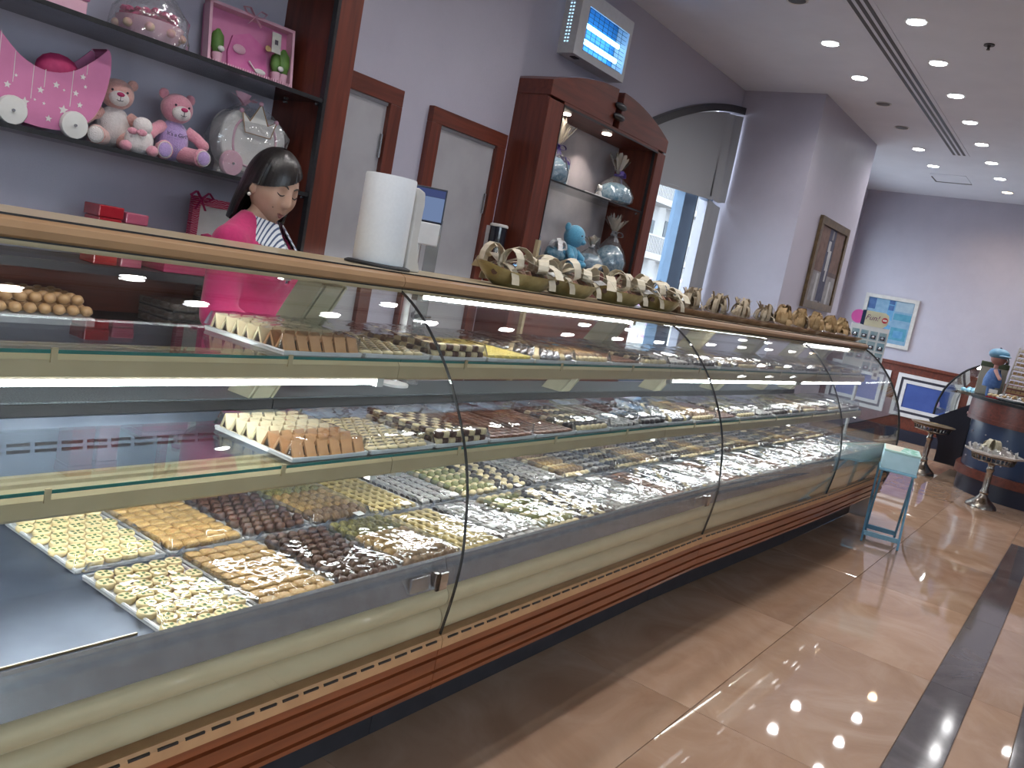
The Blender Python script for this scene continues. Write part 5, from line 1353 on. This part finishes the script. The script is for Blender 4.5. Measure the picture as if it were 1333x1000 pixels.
art('painting', 'tall dark abstract painting in a bronze frame on the wall pier', (8.55, 2.619, 1.53), (1,0,0), 0, (0,-1,0), 1.05, .91, .075, M['bronze'],
    [(.08,.08,.5,.5,A['gr']),(.55,.08,.92,.4,A['gr']),(.10,.42,.40,.92,A['br']),(.62,.45,.90,.92,A['br']),(.38,.1,.60,.93,A['bl']),(.46,.45,.56,.68,A['pl']),(.42,.66,.50,.78,A['pl']),(.50,.33,.55,.45,A['pl']),(.25,.08,.32,.40,A['pl']),(.72,.08,.78,.35,A['pl']),(.48,.80,.53,.9,A['gr'])], A['dk'])
B = dict(a=pa('sky_blue_paint', (.13,.24,.36), (.18,.30,.42)), b=pa('mid_blue_paint', (.06,.20,.38), (.10,.26,.44)), c=pa('deep_blue_paint', (.025,.07,.20), (.05,.11,.26)), d=pa('turquoise_paint', (.04,.19,.29), (.07,.24,.34)), e=pa('haze_blue_paint', (.22,.30,.38), (.27,.35,.42)))
M['pale_frame'] = pr('pale_frame', (.52,.50,.48), .4, noise=(20, (.44,.42,.41)))
art('painting', 'square blue abstract painting in a pale frame on the far wall', (13.048, 3.075, 1.26), (0,-1,0), 0, (-1,0,0), .725, .71, .05, M['pale_frame'],
    [(.08,.65,.5,.92,B['a']),(.08,.70,.22,.92,B['c']),(.08,.08,.45,.5,B['b']),(.46,.1,.58,.92,B['b']),(.47,.72,.57,.82,B['c']),(.47,.84,.57,.92,B['c']),(.60,.55,.92,.68,B['d']),(.60,.15,.90,.40,B['d']),(.66,.20,.84,.34,B['b']),(.5,.42,.92,.52,B['a']),(.60,.72,.92,.92,B['e'])], B['a'])
# ================================================================== right-hand side
M['tblue'] = pr('light_blue_paint', (.22, .42, .55), .45, noise=(20, (.18, .36, .48)))
M['tblue_d'] = pr('mid_blue_paint_legs', (.12, .29, .43), .45, noise=(20, (.10, .25, .38)))
# ---- folding tray table with crossed legs
ft = thing('folding_table', 'light blue folding table with crossed legs at the counter end', 'table', (6.28, 1.005, 0), R(12))
zt = .51; ax_, bx_ = .15, .115
MB().box((-.16,-.118,zt),(.16,.118,zt+.018)).build('table_top', M['tblue'], ft, bevel=.004)
for s in (-1, 1):
    y = s*bx_
    MB().bar((-ax_, y, .0), (ax_, y, zt), .022, .014, (0,1,0)).build('leg', M['tblue_d'], ft)
    MB().bar((ax_, y*.84, .0), (-ax_, y*.84, zt), .022, .014, (0,1,0)).build('leg', M['tblue_d'], ft)
MB().bar((-ax_*.78, -bx_, .057), (-ax_*.78, bx_, .057), .02, .03, (0,0,1)).build('crossbar', M['tblue'], ft)
MB().bar((ax_*.78, -bx_*.84, .057), (ax_*.78, bx_*.84, .057), .02, .03, (0,0,1)).build('crossbar', M['tblue_d'], ft)
cb = thing('cake_box', 'pale blue carton with a green printed lid on the folding table', 'carton', (6.28, 1.005, zt+.0185), R(12))
MB().box((-.155,-.113,0),(.155,.113,.115)).build('carton', pr('pale_blue_carton', (.38,.55,.62), .5, noise=(12, (.33,.50,.57))), cb, bevel=.004)
MB().box((-.157,-.115,.1155),(.157,.115,.130)).build('lid', pr('mint_carton_lid', (.30,.52,.50), .5, noise=(12, (.42,.60,.55))), cb, bevel=.004)
m = MB()
rr = random.Random(5)
for k in range(16): m.ball((rr.uniform(-.12,.13), rr.uniform(-.09,.0), .1302), (rr.uniform(.015,.035), rr.uniform(.012,.025), .0006), 8, 4)
m.build('leaf_print', pr('green_print', (.12,.36,.28), .6, noise=(20, (.20,.45,.34))), cb)
MB().prism([(-.15,.02),(.15,-.02),(.15,.108),(-.15,.108)], .1303, .1308).build('cream_print', pr('cream_print', (.58,.53,.44), .6, noise=(12, (.52,.48,.40))), cb)
jar = thing('glass_jar', 'clear plastic bin standing on the floor behind the folding table', 'bin', (6.98, 1.32, 0))
MB().lathe([(.09,0),(.11,.24),(.115,.245),(.105,.245),(.086,.006),(.0005,.006)], (0,0,0), 18, cap=False).build('bin', M['pvc'], jar, smooth=40)
bumpy((0,0,.12), (.08,.08,.10), 12, 8, .15, 3).build('liner', M['cello'], jar, smooth=50)

# ---- carousel of phone cards with the Fun! header
ck = thing('card_rack', 'revolving rack of small cards with a Fun! header beyond the counter end', 'card rack', (7.62, 1.70, 0), R(12))
MB().lathe([(.16,0),(.16,.015),(.02,.03),(.014,.05),(.014,1.12),(.0005,1.12)], (.03,0,0), 20, cap=False).build('stand', M['white'], ck, smooth=40)
# local frame: face looks to -x, so the face plane is y-z
def cface(name, poly, x0, x1, mat): return MB().prism(poly, x0, x1, 'x').build(name, mat, ck)
circ = lambda cy, cz, r, n=24, a0=0, a1=2*PI: [(cy+r*math.cos(a0+(a1-a0)*i/n), cz+r*math.sin(a0+(a1-a0)*i/n)) for i in range(n+1 if a1-a0 < 6.2 else n)]
MB().box((-.006,-.15,1.10),(.0,.15,1.455)).build('back_board', M['white'], ck)
cface('header_pink', circ(.115,1.52,.058), -.008, -.002, pr('hot_pink', (.62,.10,.38), .5, noise=(12, (.58,.09,.35))))
cface('header_navy', [(.09,1.46),(.09,1.58),(.055,1.585),(.05,1.455)], -.0095, -.0085, M['navy'])
cface('header', [(.06,1.455),(.06,1.582),(-.09,1.582),(-.118,1.565),(-.128,1.53),(-.118,1.48),(-.09,1.455)], -.0115, -.0097, pr('cream_header', (.58,.56,.40), .5, noise=(12, (.52,.50,.36))))
inst('header_lettering', text_mesh('Fun!', .062, pr('plum_ink', (.12,.02,.12), .5, noise=(30, (.14,.03,.14))), .3), ck, (-.0125, .006, 1.525), (R(90), 0, R(-90)))
cface('header_badge', circ(-.095,1.52,.024), -.0135, -.0118, pr('red_badge', (.45,.03,.05), .5, noise=(20, (.40,.02,.04))))
cface('badge_bar', [(-.079,1.513),(-.079,1.527),(-.111,1.527),(-.111,1.513)], -.0142, -.0137, M['card'])
MB().tube([(-.004,.152,1.08),(-.004,.152,1.46)], .005, 6).build('rail', M['white'], ck)
for j in range(4):
    for i in range(4):
        y = .11-.073*i; z = 1.38-.088*j
        if j == 3 and i < 2: continue
        o = MB().box((-.012,y-.029,z-.036),(-.0065,y+.029,z+.036)).build('card', pr('teal_card', (.16,.28,.34), .4, noise=(30, (.30,.38,.40))) if 'tc' not in M else M['tc'], ck)
        M['tc'] = o.data.materials[0]
        MB().box((-.013,y-.02,z-.028),(-.0121,y+.02,z+.004)).build('card_window', M['ink'], o)
        MB().ball((-.0135,y,z-.010), (.003,.010,.012), 8, 6).build('card_charm', M['chrome'], o, smooth=60)
MB().box((-.014,-.148,1.02),(-.008,-.10,1.10)).build('price_label', M['card'], ck)
MB().box((-.0146,-.136,1.045),(-.0141,-.112,1.075)).build('label_print', M['ink'], ck)

# ---- silver pedestals
ped_prof = [(.135,0),(.135,.012),(.125,.03),(.095,.055),(.06,.085),(.04,.105),(.034,.125),(.040,.14),(.034,.155),(.026,.175),(.030,.26),(.026,.33),(.036,.36),(.026,.38),(.03,.405),(.05,.42),(.17,.43),(.175,.435)]
def pedestal(label, loc, zs, gift):
    t = thing('pedestal_stand', label, 'pedestal', loc, 0, 'silver pedestal stands')
    MB().lathe([(r, h*zs) for r, h in ped_prof] + [(.0005,.437*zs)], (0,0,0), 28, cap=False).build('stem', M['silver'], t, smooth=35)
    h0 = .437*zs
    MB().lathe([(.176,h0-.003),(.182,h0),(.182,h0+.006),(.0005,h0+.006)], (0,0,0), 28, cap=False).build('dish', M['silver'], t, smooth=35)
    for k in range(30):
        a = 2*PI*k/30; MB().bar((.172*math.cos(a), .172*math.sin(a), h0+.006), (.186*math.cos(a), .186*math.sin(a), h0+.048), .014, .004, (-math.sin(a), math.cos(a), 0)).build('gallery_post', M['silver'], t)
    MB().tube([(.188*math.cos(a), .188*math.sin(a), h0+.05) for a in [2*PI*i/32 for i in range(32)]], .006, 6, closed=True).build('gallery_rim', M['silver'], t, smooth=50)
    return h0
h0 = pedestal('ornate silver pedestal carrying a white gift tray in front of the blue island', (9.05, .675, 0), 1.02, True)
gt = thing('white_gift_tray', 'white wrapped gift tray with a cream bow on the front silver pedestal', 'gift tray', (9.05, .675, h0+.056))
MB().lathe([(.19,0),(.25,.012),(.26,.03),(.255,.032),(.245,.016),(.0005,.008)], (0,0,0), 8, cap=False).build('tray', M['offwhite'], gt)
m = MB(); rr = random.Random(3)
for k in range(46):
    a = rr.uniform(0, 2*PI); q = .21*math.sqrt(rr.random()); c = Vector((q*math.cos(a), q*math.sin(a), .03)); d = Vector((rr.uniform(-1,1), rr.uniform(-1,1), rr.uniform(.2,1))).normalized()*.05; s = d.orthogonal().normalized()*.02
    m.strip([c-s, c+d*.6, c+d+s], s.cross(d), .035)
m.build('tissue', M['offwhite'], gt)
m = MB(); bow(m, (.0,.03,.07), 9, .08, .07, .04, 6); m.build('bow', pr('cream_satin', (.55,.50,.36), .4, noise=(20, (.48,.43,.30))), gt)
m = MB(); m.grid(lambda u, v: (.25*(1-v)*math.cos(2*PI*u), .25*(1-v)*math.sin(2*PI*u), .034+.07*v+rr.uniform(-.006,.006)), 20, 5, wrap=True); m.build('film', M['wrap'], gt, smooth=60)
h1 = pedestal('dull bronze pedestal partly behind the folding table', (10.22, 1.40, 0), 1.12, False)
dt = thing('dark_tray', 'flat dark tray on the pedestal behind the folding table', 'tray', (10.22, 1.40, h1+.056))
MB().lathe([(.21,0),(.225,.014),(.22,.015),(.205,.005),(.0005,.005)], (0,0,0), 28, cap=False).build('tray', M['bronze'], dt, smooth=40)

# ---- island counter: rounded corner, mahogany bands, navy panels, glass end display
isl = thing('island_counter', 'rounded island counter with mahogany bands, navy panels and a curved glass end', 'counter', (10.6, .2, 0))
CX, CY, RR_ = 10.15, .42, .66
def outline(o):
    r = RR_ - o; pts = [(CX-r, -2.2)] + [(CX - r*math.cos(a), CY + r*math.sin(a)) for a in [PI/2*i/12 for i in range(13)]] + [(12.2, CY+r), (12.2, -2.2)]
    return pts
def I(name, mb, mat, **k):
    mb.v = [(a-10.6, b-.2, c) for a, b, c in mb.v]; return mb.build(name, mat, isl, **k)
I('plinth', MB().prism(outline(.03), 0, .17), M['navy_dk'], smooth=40)
I('lower_band', MB().prism(outline(-.01), .1705, .26), M['mahog'], smooth=40)
I('panel', MB().prism(outline(.035), .2605, .74), M['navy'], smooth=40)
I('upper_band', MB().prism(outline(-.015), .7405, .955), M['mahog'], smooth=40)
I('band_edge', MB().prism(outline(-.025), .765, .785), M['mahog'], smooth=40)
I('counter_top', MB().prism(outline(-.03), .9555, .985), M['granite_edge'], smooth=40)
for yy in (.36, -.55, -1.5): I('corner_post', MB().box((CX-RR_-.012, yy-.05, .2605), (CX-RR_+.05, yy+.05, .74)), M['mahog_v'])
for a in (R(62),):
    cx_, cy_ = CX-(RR_-.02)*math.cos(a), CY+(RR_-.02)*math.sin(a)
m = MB()
for k in range(9):
    a = R(20+ 22*(k % 3)); z = .36+.13*(k//3); m.ball((CX-(RR_-.03)*math.cos(a), CY+(RR_-.03)*math.sin(a), z), .008, 8, 6)
I('star_lights', m, pr('tiny_studs', (.5,.5,.55), .3, .5, noise=(10, (.4,.4,.45))), smooth=60)
# curved glass end display on the left flank
EG = catmull([(1.15,1.275),(1.26,1.20),(1.35,1.095),(1.42,.98),(1.455,.87),(1.475,.75),(1.478,.64)], 3)
pr2 = EG + thick(EG, -.008)[::-1]
I('display_glass', MB().prism(pr2, 10.60, 12.2, 'x'), M['glass'], smooth=40)
I('display_end_glass', MB().prism(EG + [(1.10,.66),(1.10,1.275)], 10.592, 10.5995, 'x'), M['glass'])
I('display_seal', MB().tube([(10.594, y, z) for y, z in EG], .012, 6), M['rubber'], smooth=50)
I('display_wing', MB().prism([(1.51,.575),(1.10,.87),(1.10,.14),(1.20,.16),(1.31,.26),(1.40,.42)], 10.58, 10.62, 'x'), M['navy_dk'])
I('display_base', MB().box((10.625, 1.085, .12), (12.2, 1.36, .62)), M['navy_dk'])
I('display_shelf', MB().box((10.63, 1.12, .93), (12.2, 1.38, .938)), M['glass_green'])
I('display_lamp', MB().tube([(10.66,1.17,1.24),(12.1,1.17,1.24)], .01, 8), M['led'])
# sweets and goods in and on the island
for k in range(5):
    t = thing('cake_plate', '%s plate of cakes from the near glass edge in the island display' % ordn[k], 'cake plate', (10.78+.27*k, 1.25, .9385 if k % 2 else .6205), 0, 'cake plates in the island display')
    MB().lathe([(.07,0),(.105,.008),(.11,.014),(.0005,.01)], (0,0,0), 18, cap=False).build('plate', M['offwhite'], t, smooth=40)
    m = MB()
    for q in range(7): a = 2*PI*q/6; r0 = .062 if q < 6 else 0; m.ball((r0*math.cos(a), r0*math.sin(a), .032), (.027,.027,.024), 10, 7)
    m.build('cakes', [C_['cream'], M['tblue'], C_['brown'], M['bluefill'], M['pink_lt']][k], t, smooth=60)
ld = thing('gift_ladder_rack', 'tall gold rack of small stacked chocolates on the island counter', 'rack', (10.28, .67, .9855), R(0))
for s in (-1, 1): MB().bar((0, .17*s, 0), (.04, .13*s, .56), .018, .012).build('rail', M['offwhite'], ld)
for k in range(11):
    z = .03+.048*k; q = .165-.04*k/11
    MB().box((-.03+.003*k,-q,z),(.05+.003*k,q,z+.006)).build('shelf', M['gold'], ld)
    m = MB()
    for j in range(7): m.box((-.026+.003*k, -q+.012+j*(2*q-.02)/7, z+.0062),(.03+.003*k, -q+.012+(j+.8)*(2*q-.02)/7, z+.030))
    m.build('chocolate_row', M['gold'] if k % 2 else M['cream_rib'], ld)
m = MB()
for j in range(4):
    for i in range(3): m.box((.034,-.06+.04*i,.575+.04*j),(.05,-.035+.04*i,.60+.04*j))
MB().box((.036,-.075,.56),(.046,.075,.74)).build('header', M['offwhite'], ld)
m.build('header_dots', M['gold'], ld)
# scattered gold sweets dish
gd = thing('gold_sweets_dish', 'heap of gold-wrapped sweets at the front edge of the island counter', 'sweets dish', (9.78, .70, .9855))
MB().lathe([(.10,0),(.15,.02),(.155,.03),(.0005,.012)], (0,0,0), 20, cap=False).build('dish', M['foil'], gd, smooth=40)
for k in range(34):
    a = random.uniform(0, 2*PI); q = .125*math.sqrt(random.random())
    bumpy((q*math.cos(a), q*math.sin(a), .045+(.14-q)*.3*random.random()), (.017,.014,.012), 8, 6, .12, k).build('gold_sweet', M['gold'] if k % 3 else M['foil'], gd, smooth=50)
wt = thing('pastry_plate', 'shallow tray of cream pastries with a white card on the island counter', 'plate', (9.97, .86, .9855))
MB().box((-.11,-.09,0),(.11,.09,.012)).build('tray', M['red_box'], wt, bevel=.004)
for i in range(5):
    for j in range(4): MB().ball((-.084+.042*i, -.063+.042*j, .028), (.019,.019,.017), 9, 6).build('pastry', C_['cream'], wt, smooth=60)
MB().box((-.08,.0,.05),(-.076,.08,.09)).build('card', M['card'], wt)
gb = thing('green_lid_box', 'cream box with a dark green lid beside the cap-wearing doll', 'box', (10.52, 1.0, .9855), R(4))
MB().box((-.09,-.13,0),(.09,.13,.30)).build('box', pr('sage_carton', (.40,.40,.33), .6, noise=(12, (.36,.36,.29))), gb, bevel=.004)
MB().box((-.095,-.135,.3005),(.095,.135,.355)).build('lid', pr('moss_green_lid', (.05,.075,.04), .6, noise=(12, (.07,.095,.05))), gb, bevel=.006)
# doll with cap and dungarees
dl = thing('boy_doll', 'doll in a blue cap and blue dungarees standing on the island counter', 'doll', (10.24, .965, .9860), R(190)); dl.scale = (1.0,)*3
MB().lathe([(.06,.16),(.085,.10),(.088,.17),(.07,.24),(.045,.29),(.0005,.30)], (0,0,0), 16, cap=False).build('dungarees', pr('denim_blue', (.05,.12,.32), .6, noise=(40, (.08,.17,.40))), dl, smooth=50)
for s in (-1,1):
    MB().tube([(s*.035,0,.0),(s*.038,0,.13)], [.03,.04], 10).build('leg', pr('denim_leg', (.05,.12,.32), .6, noise=(40, (.08,.17,.40))), dl, smooth=50)
    MB().tube([(s*.05,0,.28),(s*.10,.02,.24),(s*.12,.05,.20)], [.02,.017,.016], 8).ball((s*.12,.05,.20), .018, 8, 6).build('arm', M['peachplush'], dl, smooth=50)
    MB().tube([(s*.03,.06,.16),(s*.032,.045,.29)], .008, 6).build('strap', M['navy'], dl)
MB().tube([(0,0,.29),(0,0,.34)], .022, 10).build('neck', M['peachplush'], dl, smooth=50)
hd = MB().ball((0,.005,.405), (.078,.075,.075), 18, 12).build('head', pr('doll_skin', (.36,.17,.14), .6, noise=(12, (.32,.15,.12))), dl, smooth=60)
for s in (-1,1): MB().ball((s*.03,.072,.40), .008, 8, 6).build('eye', M['ink'], hd, smooth=60)
MB().ball((0,.08,.385), .01, 8, 6).build('nose', M['peachplush'], hd, smooth=60)
cap = MB().ball((0,.0,.45), (.10,.10,.062), 18, 10).build('cap', M['tblue_d'], dl, smooth=60)
MB().ball((.10,.05,.435), (.075,.06,.012), 14, 6).build('cap_brim', M['tblue_d'], cap, smooth=60)
MB().ball((0,0,.512), .012, 8, 6).build('cap_button', M['ink'], cap, smooth=60)
bd = thing('black_ribbon_bow', 'black bow on the green-lidded box by the doll', 'bow', (10.50, .96, 1.341)); m = MB(); bow(m, (0,0,.012), 6, .09, .06, .03, 12); m.build('bow_loops', M['rubber'], bd)
# ================================================================== saleswoman
M['skin'] = pr('skin', (.50, .315, .235), .5, noise=(25, (.47, .29, .21)))
M['lips'] = pr('lips', (.30, .10, .09), .4, noise=(60, (.27, .09, .08)))
M['hair'] = pr('black_hair', (.010, .008, .008), .32, noise=(90, (.018, .014, .013)), bump=(160, .25, .003))
M['magenta'] = pr('magenta_knit', (.48, .018, .13), .85, noise=(90, (.42, .014, .11)), bump=(320, .3, .002), sheen=.2)
M['trouser'] = pr('black_cloth', (.015, .015, .018), .85, noise=(90, (.022, .022, .026)))
M['shirt'] = stripes('blue_white_striped_cotton', (.05, .08, .16), (.60, .64, .68), 26, .7, 'x', .6, .32)
M['lash'] = pr('lash_black', (.012, .008, .008), .6, noise=(60, (.02, .014, .012)))
M['pearl'] = pr('pearl', (.7, .66, .6), .2, noise=(30, (.62, .58, .52)))
PX, PY = 1.925, 2.50
FACE_AZ, BODY_AZ = R(-90), R(-66)
pe = thing('person', 'person in a magenta cardigan and striped blouse looking down behind the counter', 'person', (PX, PY, 0), BODY_AZ)
def remeshed(mb, voxel, name, mat, parent, smooth_it=4):
    o = mb.build(name, mat, parent, smooth=180)
    r_ = o.modifiers.new('remesh', 'REMESH'); r_.mode = 'VOXEL'; r_.voxel_size = voxel; r_.use_smooth_shade = True
    s_ = o.modifiers.new('smooth', 'SMOOTH'); s_.factor = .5; s_.iterations = smooth_it
    bpy.context.view_layer.update()
    dg = bpy.context.evaluated_depsgraph_get()
    me = bpy.data.meshes.new_from_object(o.evaluated_get(dg)); me.materials.clear(); me.materials.append(mat)
    o.modifiers.clear(); o.data = me; me.name = name
    return o
def cap_(mb, p, q, r0, r1, n=14, k=5):
    p, q = Vector(p), Vector(q)
    mb.tube([p.lerp(q, i/k) for i in range(k+1)], [r0+(r1-r0)*i/k for i in range(k+1)], n); mb.ball(p, r0, n, 9); mb.ball(q, r1, n, 9)
# local frame: faces +x, left is +y
def limbs(g, hands=True):
    m = MB()
    # trunk
    m.ball((0,0,.93), (.105+g,.165+g,.13), 20, 12); m.ball((.0,0,1.06), (.095+g,.135+g,.16), 20, 12); m.ball((.015,0,1.20), (.110+g,.155+g,.16), 20, 12)
    m.ball((.07,.07,1.19), (.06+g,.065+g,.065), 14, 9); m.ball((.07,-.07,1.19), (.06+g,.065+g,.065), 14, 9); m.ball((-.01,0,1.295), (.07+g,.145+g,.06), 18, 10)
    for s in (-1, 1):
        cap_(m, (-.01,s*.158,1.285), (.0,s*.195,1.04), .050+g, .044+g)
        cap_(m, (-.018,s*.03,1.362), (-.01,s*.145,1.292), .042+g*.7, .046+g)
        cap_(m, (.0,s*.195,1.05), (.19,s*.17,.97), .042+g, .034+g)
    return m
bm_ = limbs(0)
cap_(bm_, (-.015,0,1.28), (.012,0,1.42), .056, .050)                      # neck
for s in (-1, 1):
    cap_(bm_, (0,s*.085,.88), (.01,s*.09,.48), .082, .055); cap_(bm_, (.01,s*.09,.48), (-.01,s*.09,.09), .052, .036)
    bm_.ball((.05,s*.09,.04), (.12,.045,.04), 14, 8)
    cap_(bm_, (-.015,s*.02,1.375), (-.01,s*.14,1.295), .040, .043)                # trapezius
    # hand: palm, four fingers with a bend, thumb from the side of the palm
    cap_(bm_, (.19,s*.17,.97), (.225,s*.165,.962), .028, .026)
    bm_.ball((.262,s*.165,.955), (.045,.036,.017), 14, 8)
    for f, (dy, L_) in enumerate(((-.027,.060),(-.009,.070),(.009,.066),(.026,.052))):
        a = Vector((.295,s*.165+dy,.957)); b = a + Vector((L_*.55,dy*.12,-.010)); c = b + Vector((L_*.45,dy*.05,-.022))
        bm_.tube([a,b,c], [.0095,.0088,.0075], 8); bm_.ball(c, .0076, 8, 6)
    a = Vector((.245,s*.165-s*.032,.952)); b = a + Vector((.03,-s*.022,-.004)); c = b + Vector((.026,-s*.006,-.008)); bm_.tube([a,b,c], [.012,.010,.008], 8); bm_.ball(c, .008, 8, 6)
body = remeshed(bm_, .007, 'body', M['skin'], pe, 2)

# ---- head, sculpted grid; local frame faces +x, origin at the skull centre
def g2(u, v, u0, v0, su, sv): return math.exp(-((u-u0)/su)**2 - ((v-v0)/sv)**2)
def headpt(a, e):
    """a: azimuth (0 = face), e: elevation"""
    ca, sa, ce, se = math.cos(a), math.sin(a), math.cos(e), math.sin(e)
    x = .098*ce*ca; y = .076*ce*sa; z = .118*se
    if z < 0:                                        # jaw narrows towards the chin
        k = -z/.118; y *= 1-.30*k**1.5; x = x*(1-.05*k) + .012*k
        if ca < 0: x *= 1-.35*k
    if ca > 0:
        x = min(x, .088) + max(0, x-.088)*.5         # flatter face
    deg = math.degrees; A, E_ = deg(a), deg(e); d = 0
    d += .024*g2(A, E_, 0, -9, 7, 9) + .012*g2(A, E_, 0, 4, 6, 14)      # nose tip, bridge
    d += .007*g2(abs(A), E_, 8, -13, 5, 5)                               # nostril wings
    d -= .008*g2(abs(A), E_, 23, 6, 10, 7)                               # sockets
    d += .004*g2(abs(A), E_, 24, 5, 7, 4.5)                              # eyelids
    d += .004*g2(abs(A), E_, 20, 17, 14, 6)                              # brow
    d += .006*g2(abs(A), E_, 34, -12, 16, 14)                            # cheeks
    d += .008*g2(A, E_, 0, -29, 12, 4) + .008*g2(A, E_, 0, -36, 10, 4)   # lips
    d -= .004*g2(A, E_, 0, -32.5, 13, 1.8)
    d += .008*g2(A, E_, 0, -56, 18, 10)                                  # chin
    n = Vector((x, y, z)).normalized()
    return Vector((x, y, z)) + n*d
HM = Matrix.Translation((.028, 0, 1.492)) @ Matrix.Rotation(FACE_AZ-BODY_AZ, 4, 'Z') @ Matrix.Rotation(R(15), 4, 'Y') @ Matrix.Rotation(R(-3), 4, 'X')
HS = 1.0
hm = MB(); NA, NE = 96, 64
hm.grid(lambda u, v: headpt(2*PI*u-PI, -PI/2+.02+(PI-.04)*v)*HS, NA, NE, wrap=True)
for s in (-1, 1):
    hm.ball((-.004, s*.076, -.006), (.018, .008, .030), 12, 8, rot=Euler((0, R(-12), s*R(-18))))
hm.v = [tuple(HM @ Vector(v)) for v in hm.v]
hme = hm.mesh('head_tmp', M['skin'], 180)
bmx = bmesh.new(); bmx.from_mesh(body.data); bmx.from_mesh(hme); bmx.to_mesh(body.data); bmx.free()
body.data.polygons.foreach_set('use_smooth', [True]*len(body.data.polygons))
bpy.data.meshes.remove(hme)
def on_face(name, mb, mat):
    mb.v = [tuple(HM @ Vector(v)) for v in mb.v]; return mb.build(name, mat, body, smooth=60)
def fp(A, E_, o=.001): p = headpt(R(A), R(E_)); return p + p.normalized()*o
for s in (-1, 1):
    on_face('eyelash', MB().tube([fp(s*a, e, .0012) for a, e in ((13,2.5),(18,.5),(24,0),(30,1.5),(34,3.5))], [.0012,.0022,.0026,.0022,.001], 6), M['lash'])
    on_face('eyebrow', MB().tube([fp(s*a, e, .001) for a, e in ((9,14),(16,17),(26,17.5),(36,14))], [.002,.0032,.0030,.0012], 6), M['lash'])
m = MB(); m.grid(lambda u, v: fp(-13+26*u, -28.2-3.6*v*math.sin(PI*max(.02,min(.98,u)))**.6 - 0*u, .0012), 12, 4)
on_face('upper_lip', m, M['lips'])
m = MB(); m.grid(lambda u, v: fp(-12+24*u, -33.0-5.0*v*math.sin(PI*max(.02,min(.98,u)))**.6, .0012), 12, 4)
on_face('lower_lip', m, M['lips'])
on_face('mouth_line', MB().tube([fp(a, -32.4+abs(a)*.03, .0008) for a in (-14,-8,0,8,14)], .0012, 5), pr('mouth_line_dark', (.09,.03,.03), .6, noise=(60, (.1,.035,.035))))
on_face('mole', MB().ball(fp(-34,-22,.0005), .002, 6, 5), M['lash'])
for s in (-1, 1): on_face('earring', MB().ball((.002, s*.085, -.040), .0065, 10, 7), M['pearl'])
# ---- bob with a swept fringe
def hairpt(u, v, off_=0.):
    a = -PI + 2*PI*u; A = math.degrees(a)                       # 0 = face
    f = max(0., 1-abs(A + 8)/94.)                              # the face opening, wider on the ear side
    f = min(1., f*7)
    hem_face = .036 + .042*math.sin(R(max(-90, A*1.0+14)))   # fringe swept lower to the ear side
    hem_side = -.150 + .015*math.cos(a)
    hem = hem_face*f + hem_side*(1-f)
    top = .138
    z = top + (hem-top)*v
    if z > 0: k = math.sqrt(max(0., 1-(z/.139)**2)); rx, ry = .107*k, .087*k
    else: fl = min(1, -z/.165); rx, ry = .107+.012*fl, .087+.020*fl - .014*fl**3
    x = rx*math.cos(a) - (.010 if math.cos(a) < 0 else 0) ; y = ry*math.sin(a)
    w = .0022*math.sin(A*.9) + .0016*math.sin(A*2.3+1)
    p = Vector((x, y, 0)); 
    if p.length > 1e-6: p += p.normalized()*(w*min(1, v*2) + off_)
    return HM2 @ Vector((p.x, p.y, z + off_*.3))
HM2 = HM @ Matrix.Translation((-.006, 0, .004))
m = MB(); m.grid(lambda u, v: hairpt(u, v), 90, 26, wrap=True); m.grid(lambda u, v: hairpt(1-u, v, -.010), 90, 26, wrap=True)
n1 = 90*26
m.f += [((25*90+i), n1+25*90+((90-i) % 90), n1+25*90+((90-i-1) % 90), (25*90+(i+1) % 90)) for i in range(90)]; m.m += [0]*90
m.build('hair', M['hair'], pe, smooth=80)
# ---- clothes
cg = limbs(.012)
cut = remeshed(cg, .010, 'cardigan', M['magenta'], pe, 5)
bmx = bmesh.new(); bmx.from_mesh(cut.data)
dele = []
for v in bmx.verts:
    x, y, z = v.co
    if x > .155 and z < 1.02: dele.append(v)                                        # cuffs
    elif x > .02 and abs(y) < .042*(z-1.16)/.18 and z > 1.16 and abs(y) < .05: dele.append(v)   # V neck
    elif math.hypot(x-.0, y) < .064 and z > 1.35: dele.append(v)
bmesh.ops.delete(bmx, geom=dele, context='VERTS'); bmx.to_mesh(cut.data); bmx.free()
sm_ = cut.modifiers.new('solidify', 'SOLIDIFY'); sm_.thickness = .006; sm_.offset = 0
# blouse front and collar
bl = MB(); bl.ball((.0,0,1.12), (.106,.140,.20), 20, 12); bl.ball((.018,0,1.20), (.116,.150,.155), 20, 12); bl.ball((-.01,0,1.295), (.076,.135,.062), 18, 10)
remeshed(bl, .010, 'blouse', M['shirt'], pe, 3)
cl = MB()
for s in (-1, 1):
    def cf(u, v, s=s):
        a = R(175)*(1-u) + R(12)*u                               # from the nape round to the front
        r0 = .064 + .034*v; zz = 1.406 - .034*u - .050*v*(1 + 1.0*u)
        x = r0*math.cos(a)*1.02 + .014 + .034*u*v; y = s*(r0*math.sin(a)*1.06 + .022*u*v)
        return Vector((x, y, zz))
    cl.grid(lambda u, v: cf(u, v), 16, 6); cl.grid(lambda u, v: cf(1-u, v) + Vector((0,0,-.004)), 16, 6)
cl.build('collar', M['shirt'], pe, smooth=60)
tr_ = MB(); tr_.ball((0,0,.90), (.118,.178,.14), 20, 12)
for s in (-1, 1): cap_(tr_, (0,s*.088,.86), (.01,s*.092,.46), .094, .068); cap_(tr_, (.01,s*.092,.46), (-.01,s*.092,.10), .066, .055)
remeshed(tr_, .012, 'trousers', M['trouser'], pe, 3)
for s in (-1, 1): MB().ball((.055,s*.09,.045), (.13,.052,.045), 16, 9).build('shoe', M['rubber'], pe, smooth=60)
